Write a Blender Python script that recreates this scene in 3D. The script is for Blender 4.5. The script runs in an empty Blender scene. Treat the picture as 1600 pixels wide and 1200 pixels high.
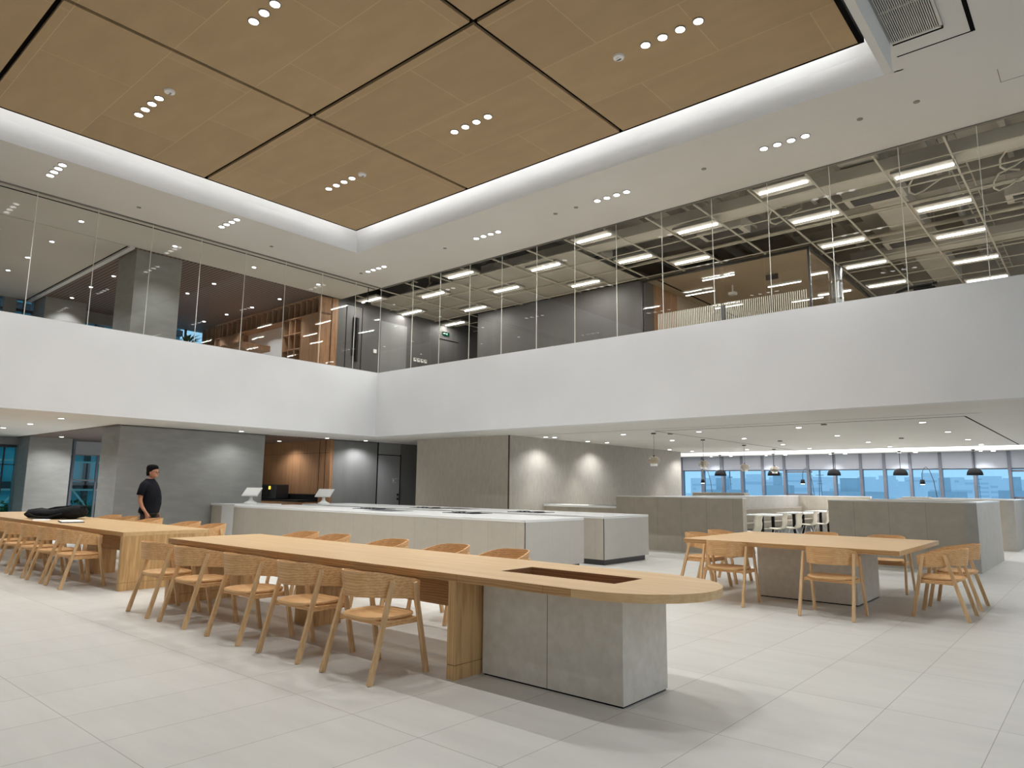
import bpy, bmesh, math, random
from mathutils import Matrix, Vector
random.seed(7)
S = bpy.context.scene
COL = S.collection

# ------------------------------------------------------------------ camera
cd = bpy.data.cameras.new('camera'); cam = bpy.data.objects.new('camera', cd); COL.objects.link(cam)
right = Vector((0.7602017, 0.6495920, 0.0111125)); up = Vector((0.0870033, -0.1187384, 0.9891065)); fwd = Vector((-0.6438352, 0.7509536, 0.1467818))
M = Matrix((right, up, -fwd)).transposed().to_4x4(); M.translation = (0, 0, 1.4)
cam.matrix_world = M
cd.sensor_width = 36; cd.lens = 1086.13 * 36 / 1600; cd.clip_end = 3000; cd.clip_start = 0.05
S.camera = cam

# ------------------------------------------------------------------ world, exposure
W = bpy.data.worlds.new('world'); S.world = W; W.use_nodes = True
nt = W.node_tree; nt.nodes.clear()
wo = nt.nodes.new('ShaderNodeOutputWorld'); wb = nt.nodes.new('ShaderNodeBackground')
tc = nt.nodes.new('ShaderNodeTexCoord'); sp = nt.nodes.new('ShaderNodeSeparateXYZ'); cr = nt.nodes.new('ShaderNodeValToRGB')
nt.links.new(tc.outputs['Generated'], sp.inputs[0]); nt.links.new(sp.outputs['Z'], cr.inputs[0])
cr.color_ramp.elements[0].position = 0.0; cr.color_ramp.elements[0].color = (.80, .90, 1.0, 1)
cr.color_ramp.elements[1].position = 0.5; cr.color_ramp.elements[1].color = (.76, .87, 1.0, 1)
nt.links.new(cr.outputs[0], wb.inputs[0]); wb.inputs[1].default_value = .68
nt.links.new(wb.outputs[0], wo.inputs[0])
S.view_settings.view_transform = 'Standard'; S.view_settings.look = 'None'
S.view_settings.gamma = 1.0; S.view_settings.use_curve_mapping = False
S.view_settings.exposure = 0.92
S.cycles.use_denoising = True
S.cycles.max_bounces = 8; S.cycles.diffuse_bounces = 5; S.cycles.transparent_max_bounces = 24
S.cycles.sample_clamp_indirect = 4.0
S.cycles.caustics_reflective = False; S.cycles.caustics_refractive = False

PW_WOOD, PW_RING, PW_LOW, PW_UP = 52.0, 38.0, 46.0, 60.0
E_LED, E_OFFICE, E_COVE = 15.0, 7.0, 1.6

# ------------------------------------------------------------------ materials
def srgb(r, g, b):
    f = lambda c: (c/255/12.92) if c/255 <= .04045 else ((c/255+.055)/1.055)**2.4
    return (f(r), f(g), f(b), 1)
def base(name, col=(.5, .5, .5, 1), rough=.5, metal=0, spec=.5):
    m = bpy.data.materials.new(name); m.use_nodes = True
    p = m.node_tree.nodes['Principled BSDF']
    p.inputs['Base Color'].default_value = col; p.inputs['Roughness'].default_value = rough
    p.inputs['Metallic'].default_value = metal; p.inputs['Specular IOR Level'].default_value = spec
    return m, m.node_tree, p
def mapping(nt, coord='Object', scale=(1, 1, 1), rot=(0, 0, 0), loc=(0, 0, 0)):
    t = nt.nodes.new('ShaderNodeTexCoord'); mp = nt.nodes.new('ShaderNodeMapping')
    mp.inputs['Scale'].default_value = scale; mp.inputs['Rotation'].default_value = rot; mp.inputs['Location'].default_value = loc
    nt.links.new(t.outputs[coord], mp.inputs[0]); return mp
def noise_mat(name, c1, c2, scale=(3, 3, 3), detail=5, rough=.6, spec=.3, bump=0, ns=1.0, metal=0):
    m, nt, p = base(name, c1, rough, metal, spec)
    mp = mapping(nt, 'Object', scale); n = nt.nodes.new('ShaderNodeTexNoise'); n.inputs['Scale'].default_value = ns; n.inputs['Detail'].default_value = detail
    r = nt.nodes.new('ShaderNodeValToRGB'); r.color_ramp.elements[0].color = c1; r.color_ramp.elements[1].color = c2
    r.color_ramp.elements[0].position = .3; r.color_ramp.elements[1].position = .7
    nt.links.new(mp.outputs[0], n.inputs['Vector']); nt.links.new(n.outputs['Fac'], r.inputs[0]); nt.links.new(r.outputs[0], p.inputs['Base Color'])
    if bump:
        b = nt.nodes.new('ShaderNodeBump'); b.inputs['Strength'].default_value = bump; b.inputs['Distance'].default_value = .01
        nt.links.new(n.outputs['Fac'], b.inputs['Height']); nt.links.new(b.outputs[0], p.inputs['Normal'])
    return m
def wood_mat(name, cl, cd_, axis='X', dens=14, rough=.45, spec=.35, rings=.6):
    """long grain running along AXIS: stretched noise plus distorted bands"""
    m, nt, p = base(name, cl, rough, 0, spec)
    st = {'X': (.7, dens, dens), 'Y': (dens, .7, dens), 'Z': (dens, dens, .7)}[axis]
    mp = mapping(nt, 'Object', st); n = nt.nodes.new('ShaderNodeTexNoise'); n.inputs['Scale'].default_value = 1; n.inputs['Detail'].default_value = 6; n.inputs['Roughness'].default_value = .6
    st2 = {'X': (.35, 3, 3), 'Y': (3, .35, 3), 'Z': (3, 3, .35)}[axis]
    mp2 = mapping(nt, 'Object', st2); w = nt.nodes.new('ShaderNodeTexWave'); w.wave_type = 'BANDS'; w.bands_direction = {'X': 'Z', 'Y': 'X', 'Z': 'X'}[axis]
    w.inputs['Scale'].default_value = 5.0; w.inputs['Distortion'].default_value = 9; w.inputs['Detail'].default_value = 3; w.inputs['Detail Scale'].default_value = .9
    nt.links.new(mp.outputs[0], n.inputs['Vector']); nt.links.new(mp2.outputs[0], w.inputs['Vector'])
    mx = nt.nodes.new('ShaderNodeMix'); mx.data_type = 'FLOAT'; mx.inputs[0].default_value = rings*.5
    nt.links.new(n.outputs['Fac'], mx.inputs[2]); nt.links.new(w.outputs['Fac'], mx.inputs[3])
    r = nt.nodes.new('ShaderNodeValToRGB'); r.color_ramp.elements[0].color = cd_; r.color_ramp.elements[1].color = cl
    r.color_ramp.elements[0].position = .22; r.color_ramp.elements[1].position = .62
    nt.links.new(mx.outputs[0], r.inputs[0]); nt.links.new(r.outputs[0], p.inputs['Base Color'])
    return m
def tile_mat(name, c1, c2, mortar, bw, bh, msize, loc=(0, 0, 0), rot=(0, 0, 0), offset=0, freq=2, rough=.5, spec=.4, ns=2.0, amt=.12, nscale=(1, 1, 1), plane=None):
    m, nt, p = base(name, c1, rough, 0, spec)
    mp = mapping(nt, 'Object', (1, 1, 1), rot, loc)
    b = nt.nodes.new('ShaderNodeTexBrick'); b.offset = offset; b.offset_frequency = freq; b.squash = 1
    b.inputs['Scale'].default_value = 1; b.inputs['Brick Width'].default_value = bw; b.inputs['Row Height'].default_value = bh
    b.inputs['Mortar Size'].default_value = msize; b.inputs['Mortar Smooth'].default_value = .3; b.inputs['Bias'].default_value = 0
    b.inputs['Color1'].default_value = c1; b.inputs['Color2'].default_value = c2; b.inputs['Mortar'].default_value = mortar
    if plane:   # vertical faces: use (X or Y, Z) as the tile plane
        tcn = nt.nodes.new('ShaderNodeTexCoord'); sx = nt.nodes.new('ShaderNodeSeparateXYZ'); cx = nt.nodes.new('ShaderNodeCombineXYZ'); ad = nt.nodes.new('ShaderNodeVectorMath'); ad.operation = 'ADD'
        nt.links.new(tcn.outputs['Object'], sx.inputs[0]); nt.links.new(sx.outputs[plane], cx.inputs[0]); nt.links.new(sx.outputs['Z'], cx.inputs[1])
        ad.inputs[1].default_value = (.2, .01, 0); nt.links.new(cx.outputs[0], ad.inputs[0]); nt.links.new(ad.outputs[0], b.inputs['Vector'])
    else: nt.links.new(mp.outputs[0], b.inputs['Vector'])
    mp2 = mapping(nt, 'Object', nscale); n = nt.nodes.new('ShaderNodeTexNoise'); n.inputs['Scale'].default_value = ns; n.inputs['Detail'].default_value = 8; n.inputs['Roughness'].default_value = .65
    nt.links.new(mp2.outputs[0], n.inputs['Vector'])
    mr = nt.nodes.new('ShaderNodeMapRange'); mr.inputs[1].default_value = .3; mr.inputs[2].default_value = .7; mr.inputs[3].default_value = 1-amt; mr.inputs[4].default_value = 1+amt*.6
    nt.links.new(n.outputs['Fac'], mr.inputs[0])
    mx = nt.nodes.new('ShaderNodeMix'); mx.data_type = 'RGBA'; mx.blend_type = 'MULTIPLY'; mx.inputs[0].default_value = 1
    nt.links.new(b.outputs['Color'], mx.inputs[6]); nt.links.new(mr.outputs[0], mx.inputs[7]); nt.links.new(mx.outputs[2], p.inputs['Base Color'])
    return m
def emit(name, col, st):
    m = bpy.data.materials.new(name); m.use_nodes = True; nt = m.node_tree; nt.nodes.clear()
    o = nt.nodes.new('ShaderNodeOutputMaterial'); e = nt.nodes.new('ShaderNodeEmission'); e.inputs[0].default_value = col; e.inputs[1].default_value = st
    nt.links.new(e.outputs[0], o.inputs[0]); return m
def glass(name, tint=(.9, .92, .9, 1), boost=1.0, ior=1.5):
    """clear sheet: see-through with a Fresnel mirror reflection on the outward faces"""
    m = bpy.data.materials.new(name); m.use_nodes = True; nt = m.node_tree; nt.nodes.clear()
    o = nt.nodes.new('ShaderNodeOutputMaterial'); t = nt.nodes.new('ShaderNodeBsdfTransparent'); g = nt.nodes.new('ShaderNodeBsdfGlossy')
    t.inputs[0].default_value = tint; g.inputs['Roughness'].default_value = 0.0; g.inputs[0].default_value = (1, 1, 1, 1)
    f = nt.nodes.new('ShaderNodeFresnel'); f.inputs[0].default_value = ior; ge = nt.nodes.new('ShaderNodeNewGeometry')
    s = nt.nodes.new('ShaderNodeMath'); s.operation = 'SUBTRACT'; s.inputs[0].default_value = 1; nt.links.new(ge.outputs['Backfacing'], s.inputs[1])
    mu = nt.nodes.new('ShaderNodeMath'); mu.operation = 'MULTIPLY'; mu.use_clamp = True
    m2 = nt.nodes.new('ShaderNodeMath'); m2.operation = 'MULTIPLY'; m2.inputs[1].default_value = boost
    nt.links.new(f.outputs[0], mu.inputs[0]); nt.links.new(s.outputs[0], mu.inputs[1]); nt.links.new(mu.outputs[0], m2.inputs[0])
    m2.use_clamp = True
    mx = nt.nodes.new('ShaderNodeMixShader'); nt.links.new(m2.outputs[0], mx.inputs[0]); nt.links.new(t.outputs[0], mx.inputs[1]); nt.links.new(g.outputs[0], mx.inputs[2])
    nt.links.new(mx.outputs[0], o.inputs[0]); return m

MT = {}
MT['floor'] = tile_mat('floor_porcelain', srgb(205, 203, 197), srgb(199, 197, 191), srgb(150, 146, 138), .613, 1.2, .0028, loc=(1.25+.613*40, -1.63+1.2*20, 0), rough=.38, spec=.45, ns=1.6, amt=.07, nscale=(.6, 3, 1))
MT['white'] = noise_mat('white_plaster', srgb(220, 221, 222), srgb(214, 215, 216), (.7, .7, .7), rough=.85, spec=.15)
MT['ceil'] = noise_mat('ceiling_plaster', srgb(205, 202, 196), srgb(200, 197, 190), (.5, .5, .5), rough=.9, spec=.1)
MT['soffit'] = noise_mat('soffit_plaster', srgb(218, 216, 211), srgb(212, 210, 205), (.5, .5, .5), rough=.9, spec=.1)
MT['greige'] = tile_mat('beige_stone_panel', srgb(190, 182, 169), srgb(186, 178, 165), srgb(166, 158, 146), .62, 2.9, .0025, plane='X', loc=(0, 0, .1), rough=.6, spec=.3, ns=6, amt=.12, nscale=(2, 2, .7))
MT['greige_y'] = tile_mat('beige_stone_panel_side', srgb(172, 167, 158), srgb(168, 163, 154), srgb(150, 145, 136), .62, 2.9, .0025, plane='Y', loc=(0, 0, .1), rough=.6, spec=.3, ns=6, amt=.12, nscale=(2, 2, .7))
MT['darkstone'] = noise_mat('dark_grey_stone', srgb(140, 140, 138), srgb(152, 152, 149), (2.2, 2.2, 7), rough=.65, spec=.25, detail=10)
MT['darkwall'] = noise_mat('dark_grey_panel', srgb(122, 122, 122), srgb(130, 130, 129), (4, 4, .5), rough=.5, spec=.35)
MT['door'] = noise_mat('grey_door_paint', srgb(158, 159, 160), srgb(154, 155, 156), (1, 1, 1), rough=.45)
MT['concrete'] = noise_mat('concrete_cladding', srgb(198, 191, 178), srgb(211, 205, 194), (6, 6, 6), rough=.6, spec=.3, detail=10, ns=2.4)
MT['partition'] = tile_mat('partition_panel', srgb(182, 174, 160), srgb(179, 171, 157), srgb(140, 133, 122), .61, 3, .003, plane='X', loc=(.2, 0, .3), rough=.6, spec=.3, ns=5, amt=.1)
MT['partition_y'] = tile_mat('partition_panel_side', srgb(176, 172, 165), srgb(172, 168, 161), srgb(150, 146, 140), .61, 3, .003, plane='Y', loc=(.2, 0, .3), rough=.6, spec=.3, ns=5, amt=.1)
MT['oak'] = wood_mat('oak_table_veneer', srgb(212, 179, 132), srgb(190, 153, 105), 'X', 22, rough=.36, rings=.2)
MT['oak_z'] = wood_mat('oak_vertical_grain', srgb(205, 168, 118), srgb(168, 128, 82), 'Z', 26, rough=.45, rings=.5)
MT['oak_edge'] = wood_mat('oak_edge_grain', srgb(188, 146, 98), srgb(148, 108, 66), 'X', 30, rough=.5, rings=.7)
MT['ash'] = wood_mat('ash_chair_wood', srgb(220, 176, 124), srgb(186, 136, 86), 'X', 26, rough=.45, rings=.5)
MT['ash_z'] = wood_mat('ash_leg_wood', srgb(216, 182, 138), srgb(190, 150, 104), 'Z', 30, rough=.45, rings=.5)
MT['seat'] = wood_mat('ash_seat_wood', srgb(220, 178, 126), srgb(194, 148, 98), 'X', 14, rough=.4, rings=.6)
MT['brownwood'] = wood_mat('walnut_wall_veneer', srgb(168, 126, 90), srgb(130, 92, 62), 'Z', 18, rough=.5, rings=.4)
MT['shelfwood'] = wood_mat('shelf_veneer', srgb(172, 136, 106), srgb(136, 104, 78), 'Z', 16, rough=.5, rings=.3)
MT['shelfdark'] = base('shelf_interior', srgb(78, 58, 48), .7)[0]
MT['slot'] = wood_mat('slot_lining_wood', srgb(150, 108, 72), srgb(116, 80, 52), 'X', 20)
MT['black'] = base('black_coating', srgb(18, 18, 19), .6, 0, .25)[0]
MT['joint'] = base('black_joint', srgb(14, 13, 12), .9, spec=.05)[0]
MT['rim'] = base('downlight_trim', srgb(120, 116, 110), .4, .3)[0]
MT['quartz'] = base('white_quartz', srgb(228, 229, 228), .25, 0, .5)[0]
MT['steel'] = base('brushed_steel', srgb(150, 152, 154), .3, 1)[0]
MT['steel_d'] = base('dark_steel', srgb(84, 84, 86), .35, .8)[0]
MT['hob'] = base('black_glass_hob', srgb(66, 67, 70), .15, 0, .6)[0]
MT['mullion'] = base('window_mullion', srgb(120, 122, 130), .5, .2)[0]
MT['mull_d'] = base('dark_window_frame', srgb(52, 54, 58), .5, .2)[0]
MT['blind'] = base('grey_roller_blind', srgb(176, 180, 188), .8)[0]
MT['seam'] = base('polished_glass_edge', srgb(215, 215, 205), .3)[0]
MT['whitepl'] = base('white_plastic', srgb(225, 226, 224), .4)[0]
MT['shell'] = noise_mat('cream_chair_shell', srgb(214, 206, 188), srgb(206, 198, 180), (4, 4, 4), rough=.5)
MT['chrome'] = base('chrome', srgb(200, 200, 200), .15, 1)[0]
MT['bench'] = noise_mat('taupe_upholstery', srgb(150, 142, 130), srgb(140, 132, 120), (8, 8, 8), rough=.9)
MT['fabricblk'] = noise_mat('black_nylon', srgb(20, 20, 22), srgb(32, 32, 34), (20, 20, 20), rough=.85, spec=.2)
MT['paper'] = base('paper', srgb(235, 235, 232), .8)[0]
MT['leaf'] = noise_mat('dark_foliage', srgb(30, 62, 40), srgb(70, 104, 60), (3, 3, 3), rough=.7)
MT['skin'] = base('skin', srgb(176, 124, 96), .55)[0]
MT['hair'] = noise_mat('black_hair', srgb(10, 9, 9), srgb(20, 18, 17), (40, 40, 10), rough=.8, spec=.1)
MT['shirt'] = noise_mat('black_cotton', srgb(18, 19, 24), srgb(27, 28, 34), (6, 6, 6), rough=.9, spec=.15)
MT['pants'] = noise_mat('brown_grey_trousers', srgb(48, 44, 38), srgb(62, 56, 48), (8, 8, 8), rough=.9)
MT['officebeige'] = noise_mat('exposed_deck_paint', srgb(178, 174, 166), srgb(160, 156, 148), (.8, .8, .8), rough=.9, spec=.1)
MT['duct'] = noise_mat('painted_ductwork', srgb(198, 194, 185), srgb(182, 178, 169), (1, 1, 1), rough=.7)
MT['tbar'] = base('white_grid_bar', srgb(196, 190, 176), .6)[0]
MT['meetceil'] = noise_mat('beige_room_ceiling', srgb(176, 160, 140), srgb(168, 152, 132), (.5, .5, .5), rough=.9)
MT['glass'] = glass('clear_glass', (.94, .94, .92, 1), .85)
MT['glass2'] = glass('partition_glass', (.95, .95, .94, 1), .8)
MT['glassblue'] = glass('blue_tinted_glass', (.60, .80, .91, 1), 1.0)
MT['glassteal'] = glass('teal_tinted_glass', (.45, .78, .82, 1), 1.0)
MT['lampglass'] = glass('smoky_lamp_glass', (.95, .92, .87, 1), 2.2)
MT['bulb'] = emit('downlight_lens', (1, .98, .95, 1), 5)
MT['bulbhot'] = emit('bright_downlight_lens', (.95, .97, 1, 1), 8)
MT['led'] = emit('led_strip', (1, .985, .96, 1), E_LED)
MT['tube'] = emit('linear_lamp_lens', (1, .99, .96, 1), E_OFFICE)
MT['covepanel'] = emit('lit_stretch_ceiling', (1, .98, 1, 1), E_COVE)
MT['citynear'] = noise_mat('near_haze_tinted_building', srgb(172, 186, 194), srgb(186, 198, 206), (.2, .2, .2), rough=.9)  # haze put into the colour: near blocks paled less than distant ones
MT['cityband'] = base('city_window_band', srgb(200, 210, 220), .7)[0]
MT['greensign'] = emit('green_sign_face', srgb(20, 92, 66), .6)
MT['city'] = noise_mat('haze_tinted_building', srgb(222, 228, 233), srgb(230, 235, 240), (.1, .1, .1), rough=.9)  # distance haze put into the wall colour as a pale bluish tone
MT['ground'] = noise_mat('hazy_ground', srgb(226, 230, 234), srgb(210, 218, 224), (.02, .02, .02), rough=1)  # haze tone put into the colour; also bounces light onto the blocks

# perforated timber ceiling tile: fine dots and faint panel seams
def woodceil():
    m, nt, p = base('perforated_oak_ceiling', srgb(176, 134, 84), .6, 0, .2)
    mp = mapping(nt, 'Object', (1, 1, 1), loc=(-.03, -.03, 0))
    b = nt.nodes.new('ShaderNodeTexBrick'); b.offset = .5; b.offset_frequency = 2; b.squash = 1
    b.inputs['Scale'].default_value = 1; b.inputs['Brick Width'].default_value = 2.42; b.inputs['Row Height'].default_value = 1.21
    b.inputs['Mortar Size'].default_value = .004; b.inputs['Mortar Smooth'].default_value = .4
    b.inputs['Color1'].default_value = srgb(172, 148, 113); b.inputs['Color2'].default_value = srgb(165, 141, 108); b.inputs['Mortar'].default_value = srgb(200, 174, 134)
    nt.links.new(mp.outputs[0], b.inputs['Vector'])
    v = nt.nodes.new('ShaderNodeTexVoronoi'); v.inputs['Scale'].default_value = 28; v.inputs['Randomness'].default_value = 0
    mp3 = mapping(nt, 'Object', (1, 1, .001)); nt.links.new(mp3.outputs[0], v.inputs['Vector'])
    mr = nt.nodes.new('ShaderNodeMapRange'); mr.inputs[1].default_value = .12; mr.inputs[2].default_value = .25; mr.inputs[3].default_value = .62; mr.inputs[4].default_value = 1.0
    nt.links.new(v.outputs['Distance'], mr.inputs[0])
    n = nt.nodes.new('ShaderNodeTexNoise'); n.inputs['Scale'].default_value = 1.2; n.inputs['Detail'].default_value = 6
    mp2 = mapping(nt, 'Object', (1, 3, 1)); nt.links.new(mp2.outputs[0], n.inputs['Vector'])
    m3 = nt.nodes.new('ShaderNodeMapRange'); m3.inputs[3].default_value = .86; m3.inputs[4].default_value = 1.1; nt.links.new(n.outputs['Fac'], m3.inputs[0])
    mu = nt.nodes.new('ShaderNodeMath'); mu.operation = 'MULTIPLY'; nt.links.new(mr.outputs[0], mu.inputs[0]); nt.links.new(m3.outputs[0], mu.inputs[1])
    mx = nt.nodes.new('ShaderNodeMix'); mx.data_type = 'RGBA'; mx.blend_type = 'MULTIPLY'; mx.inputs[0].default_value = 1
    nt.links.new(b.outputs['Color'], mx.inputs[6]); nt.links.new(mu.outputs[0], mx.inputs[7]); nt.links.new(mx.outputs[2], p.inputs['Base Color'])
    return m
MT['woodceil'] = woodceil()
def slats():
    m, nt, p = base('slatted_timber_ceiling', srgb(92, 68, 56), .6)
    mp = mapping(nt, 'Object', (1, 1, 1)); w = nt.nodes.new('ShaderNodeTexWave'); w.bands_direction = 'Y'; w.inputs['Scale'].default_value = 3.0
    w.wave_profile = 'SIN'; nt.links.new(mp.outputs[0], w.inputs['Vector'])
    r = nt.nodes.new('ShaderNodeValToRGB'); r.color_ramp.elements[0].color = srgb(58, 48, 43); r.color_ramp.elements[1].color = srgb(124, 104, 94)
    r.color_ramp.elements[0].position = .25; r.color_ramp.elements[1].position = .5
    nt.links.new(w.outputs['Fac'], r.inputs[0]); nt.links.new(r.outputs[0], p.inputs['Base Color'])
    return m
MT['slats'] = slats()

# ------------------------------------------------------------------ mesh builder
class MB:
    def __init__(s): s.v = []; s.f = []
    def add(s, vs, fs):
        n = len(s.v); s.v += [tuple(v) for v in vs]; s.f += [[i+n for i in f] for f in fs]; return s
    def box(s, x0, x1, y0, y1, z0, z1):
        return s.add([(x, y, z) for z in (z0, z1) for y in (y0, y1) for x in (x0, x1)],
                     [(0, 2, 3, 1), (4, 5, 7, 6), (0, 1, 5, 4), (2, 6, 7, 3), (0, 4, 6, 2), (1, 3, 7, 5)])
    def bar(s, p0, p1, a, b, a1=None, b1=None, ref=(0, 0, 1)):
        p0, p1 = Vector(p0), Vector(p1); d = (p1-p0).normalized(); r = Vector(ref)
        if abs(d.dot(r)) > .98: r = Vector((1, 0, 0))
        u = d.cross(r).normalized(); w = u.cross(d).normalized(); a1 = a if a1 is None else a1; b1 = b if b1 is None else b1
        vs = []
        for p, aa, bb in ((p0, a, b), (p1, a1, b1)):
            for sx, sy in ((-1, -1), (1, -1), (1, 1), (-1, 1)): vs.append(p+u*sx*aa/2+w*sy*bb/2)
        return s.add(vs, [(3, 2, 1, 0), (4, 5, 6, 7), (0, 1, 5, 4), (1, 2, 6, 5), (2, 3, 7, 6), (3, 0, 4, 7)])
    def cyl(s, c, r, h, n=20, r2=None, axis='Z'):
        r2 = r if r2 is None else r2; vs = []
        for k, (rr, zz) in enumerate(((r, 0), (r2, h))):
            for i in range(n):
                a = 2*math.pi*i/n; q = (rr*math.cos(a), rr*math.sin(a), zz)
                if axis == 'X': q = (q[2], q[0], q[1])
                if axis == 'Y': q = (q[1], q[2], q[0])
                vs.append((c[0]+q[0], c[1]+q[1], c[2]+q[2]))
        return s.add(vs, [list(range(n))[::-1], list(range(n, 2*n))]+[(i, (i+1) % n, n+(i+1) % n, n+i) for i in range(n)])
    def lathe(s, prof, c=(0, 0, 0), n=28, sx=1, sy=1):
        vs = []; fs = []
        for r, z in prof:
            for i in range(n):
                a = 2*math.pi*i/n; vs.append((c[0]+r*sx*math.cos(a), c[1]+r*sy*math.sin(a), c[2]+z))
        for k in range(len(prof)-1):
            for i in range(n): fs.append((k*n+i, k*n+(i+1) % n, (k+1)*n+(i+1) % n, (k+1)*n+i))
        return s.add(vs, fs)
    def prism(s, poly, z0, z1):
        n = len(poly)
        return s.add([(x, y, z0) for x, y in poly]+[(x, y, z1) for x, y in poly],
                     [list(range(n))[::-1], list(range(n, 2*n))]+[(i, (i+1) % n, n+(i+1) % n, n+i) for i in range(n)])
    def tube(s, pts, r, n=8):
        pts = [Vector(p) for p in pts]; rs = r if isinstance(r, (list, tuple)) else [r]*len(pts); vs = []; fs = []; u = None
        for k, p in enumerate(pts):
            d = (pts[min(k+1, len(pts)-1)]-pts[max(k-1, 0)]).normalized()
            if u is None: u = d.cross(Vector((0, 0, 1)) if abs(d.z) < .95 else Vector((1, 0, 0))).normalized()
            else: u = (u-d*u.dot(d)).normalized()
            w = d.cross(u)
            for i in range(n):
                a = 2*math.pi*i/n; vs.append(p+(u*math.cos(a)+w*math.sin(a))*rs[k])
        for k in range(len(pts)-1):
            for i in range(n): fs.append((k*n+i, k*n+(i+1) % n, (k+1)*n+(i+1) % n, (k+1)*n+i))
        fs.append(list(range(n))[::-1]); fs.append([(len(pts)-1)*n+i for i in range(n)])
        return s.add(vs, fs)
    def loft(s, rings, cap=True):
        n = len(rings[0]); vs = [v for r in rings for v in r]; fs = []
        for k in range(len(rings)-1):
            for i in range(n): fs.append((k*n+i, k*n+(i+1) % n, (k+1)*n+(i+1) % n, (k+1)*n+i))
        if cap: fs.append(list(range(n))[::-1]); fs.append([(len(rings)-1)*n+i for i in range(n)])
        return s.add(vs, fs)
    def build(s, name, mat, parent=None, smooth=False, bevel=0, subsurf=0):
        me = bpy.data.meshes.new(name); me.from_pydata(s.v, [], s.f); me.update()
        bm = bmesh.new(); bm.from_mesh(me); bmesh.ops.recalc_face_normals(bm, faces=bm.faces); bm.to_mesh(me); bm.free()
        me.materials.append(MT[mat] if isinstance(mat, str) else mat)
        if smooth:
            for p in me.polygons: p.use_smooth = True
        o = bpy.data.objects.new(name, me); COL.objects.link(o)
        if parent: o.parent = parent
        if bevel:
            b = o.modifiers.new('bevel', 'BEVEL'); b.width = bevel; b.segments = 2; b.limit_method = 'ANGLE'
        if subsurf:
            b = o.modifiers.new('subdivision', 'SUBSURF'); b.levels = subsurf; b.render_levels = subsurf
        return o
def box(name, mat, x0, x1, y0, y1, z0, z1, parent=None, bevel=0): return MB().box(x0, x1, y0, y1, z0, z1).build(name, mat, parent, bevel=bevel)
def struct(o): o['kind'] = 'structure'; return o
def sbox(name, mat, *a, **k): return struct(box(name, mat, *a, **k))
def tag(o, label, cat, group=None, kind=None):
    o['label'] = label; o['category'] = cat
    if group: o['group'] = group
    if kind: o['kind'] = kind
    return o
def empty(name, loc=(0, 0, 0), rz=0):
    o = bpy.data.objects.new(name, None); COL.objects.link(o); o.location = loc; o.rotation_euler = (0, 0, rz); o.empty_display_size = .1; return o
def copy_tree(o, parent=None):
    c = o.copy(); COL.objects.link(c)
    if parent is not None: c.parent = parent
    for ch in list(o.children): copy_tree(ch, c)
    return c
def spot(name, loc, power, parent=None, size=120, col=(1, .95, .88), blend=.6, rad=.035):
    l = bpy.data.lights.new(name, 'SPOT'); l.energy = power; l.spot_size = math.radians(size); l.spot_blend = blend; l.color = col; l.shadow_soft_size = rad
    o = bpy.data.objects.new(name, l); COL.objects.link(o); o.location = loc
    if parent: o.parent = parent
    return o

O4 = ['leftmost', 'second', 'third', 'rightmost']
ZS, ZC, ZF = 2.76, 7.08, 3.9          # lower soffit, upper ceiling, upper floor level
XL, YR = -15.6, 12.33                 # atrium faces of the two parapets

# ------------------------------------------------------------------ setting: floor, slabs, parapets
sbox('floor', 'floor', -25.6, 5, -7, 28.1, -.2, 0)
sbox('wall_parapet_left', 'white', XL-.22, XL, -7, YR+.22, ZS, 4.57)
sbox('wall_parapet_right', 'white', XL, 5, YR, YR+.22, ZS, 4.57)
sbox('ceiling_lower_left', 'soffit', -25.6, XL-.22, -7, 6.35, ZS, ZF)
sbox('ceiling_lower_strip', 'soffit', -17.65, XL-.22, 6.35, 28.1, ZS, ZF)
sbox('ceiling_lower_timber', 'slats', -25.6, -17.65, 6.35, 28.1, ZS-.02, ZF)
# right lower ceiling with the lit slot near the far windows
sbox('ceiling_lower_right', 'soffit', XL-.22, 5, YR+.22, 24.7, ZS, ZF)
sbox('ceiling_lower_far', 'soffit', XL-.22, 5, 27.2, 28.1, ZS, ZF)
sbox('ceiling_lower_end', 'soffit', -1.6, 5, 24.7, 27.2, ZS, ZF)
sbox('ceiling_lower_over', 'soffit', XL-.22, -1.6, 24.7, 27.2, ZS+.25, ZF)
g = MB()
for a in ((-8.19, -8.17, 14.8, 24.4), (-1.93, -1.9, 14.8, 24.4), (-8.19, -1.9, 14.8, 14.82), (-8.19, -1.9, 24.38, 24.4)): g.box(*a, ZS-.004, ZS+.01)
struct(g.build('trim_1', 'joint'))
struct(MB().box(-14, -1.6, 14.3, 14.31, ZS-.003, ZS+.01).build('trim_2', 'rim'))
# upper ceilings: white ring around the opening
OX0, OX1, OY0, OY1 = -13.7, -1.5, -5.9, 10.03
sbox('ceiling', 'ceil', -17.6, OX0, -7, YR+.05, ZC, ZC+.25)
sbox('ceiling_ring_far', 'ceil', OX0, 5, OY1, YR+.05, ZC, ZC+.25)
sbox('ceiling_ring_right', 'ceil', -1.67, 5, -7, OY1, ZC, ZC+.25)
sbox('ceiling_ring_near', 'ceil', OX0, -1.67, -7, OY0, ZC, ZC+.25)
sbox('ceiling_upper_left', 'ceil', -25.6, -17.6, -7, 6.3, ZC-.02, ZC+.25)
sbox('ceiling_upper_timber', 'slats', -25.6, -17.6, 6.3, 12.3, ZC-.02, ZC+.25)
g = MB().box(-25.6, -17.55, 6.22, 6.34, ZC-.06, ZC-.01); struct(g.build('trim_3', 'white'))
g = MB().box(-25.6, -17.6, 6.17, 6.2, ZC-.03, ZC-.015); struct(g.build('trim_4', 'joint'))
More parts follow.
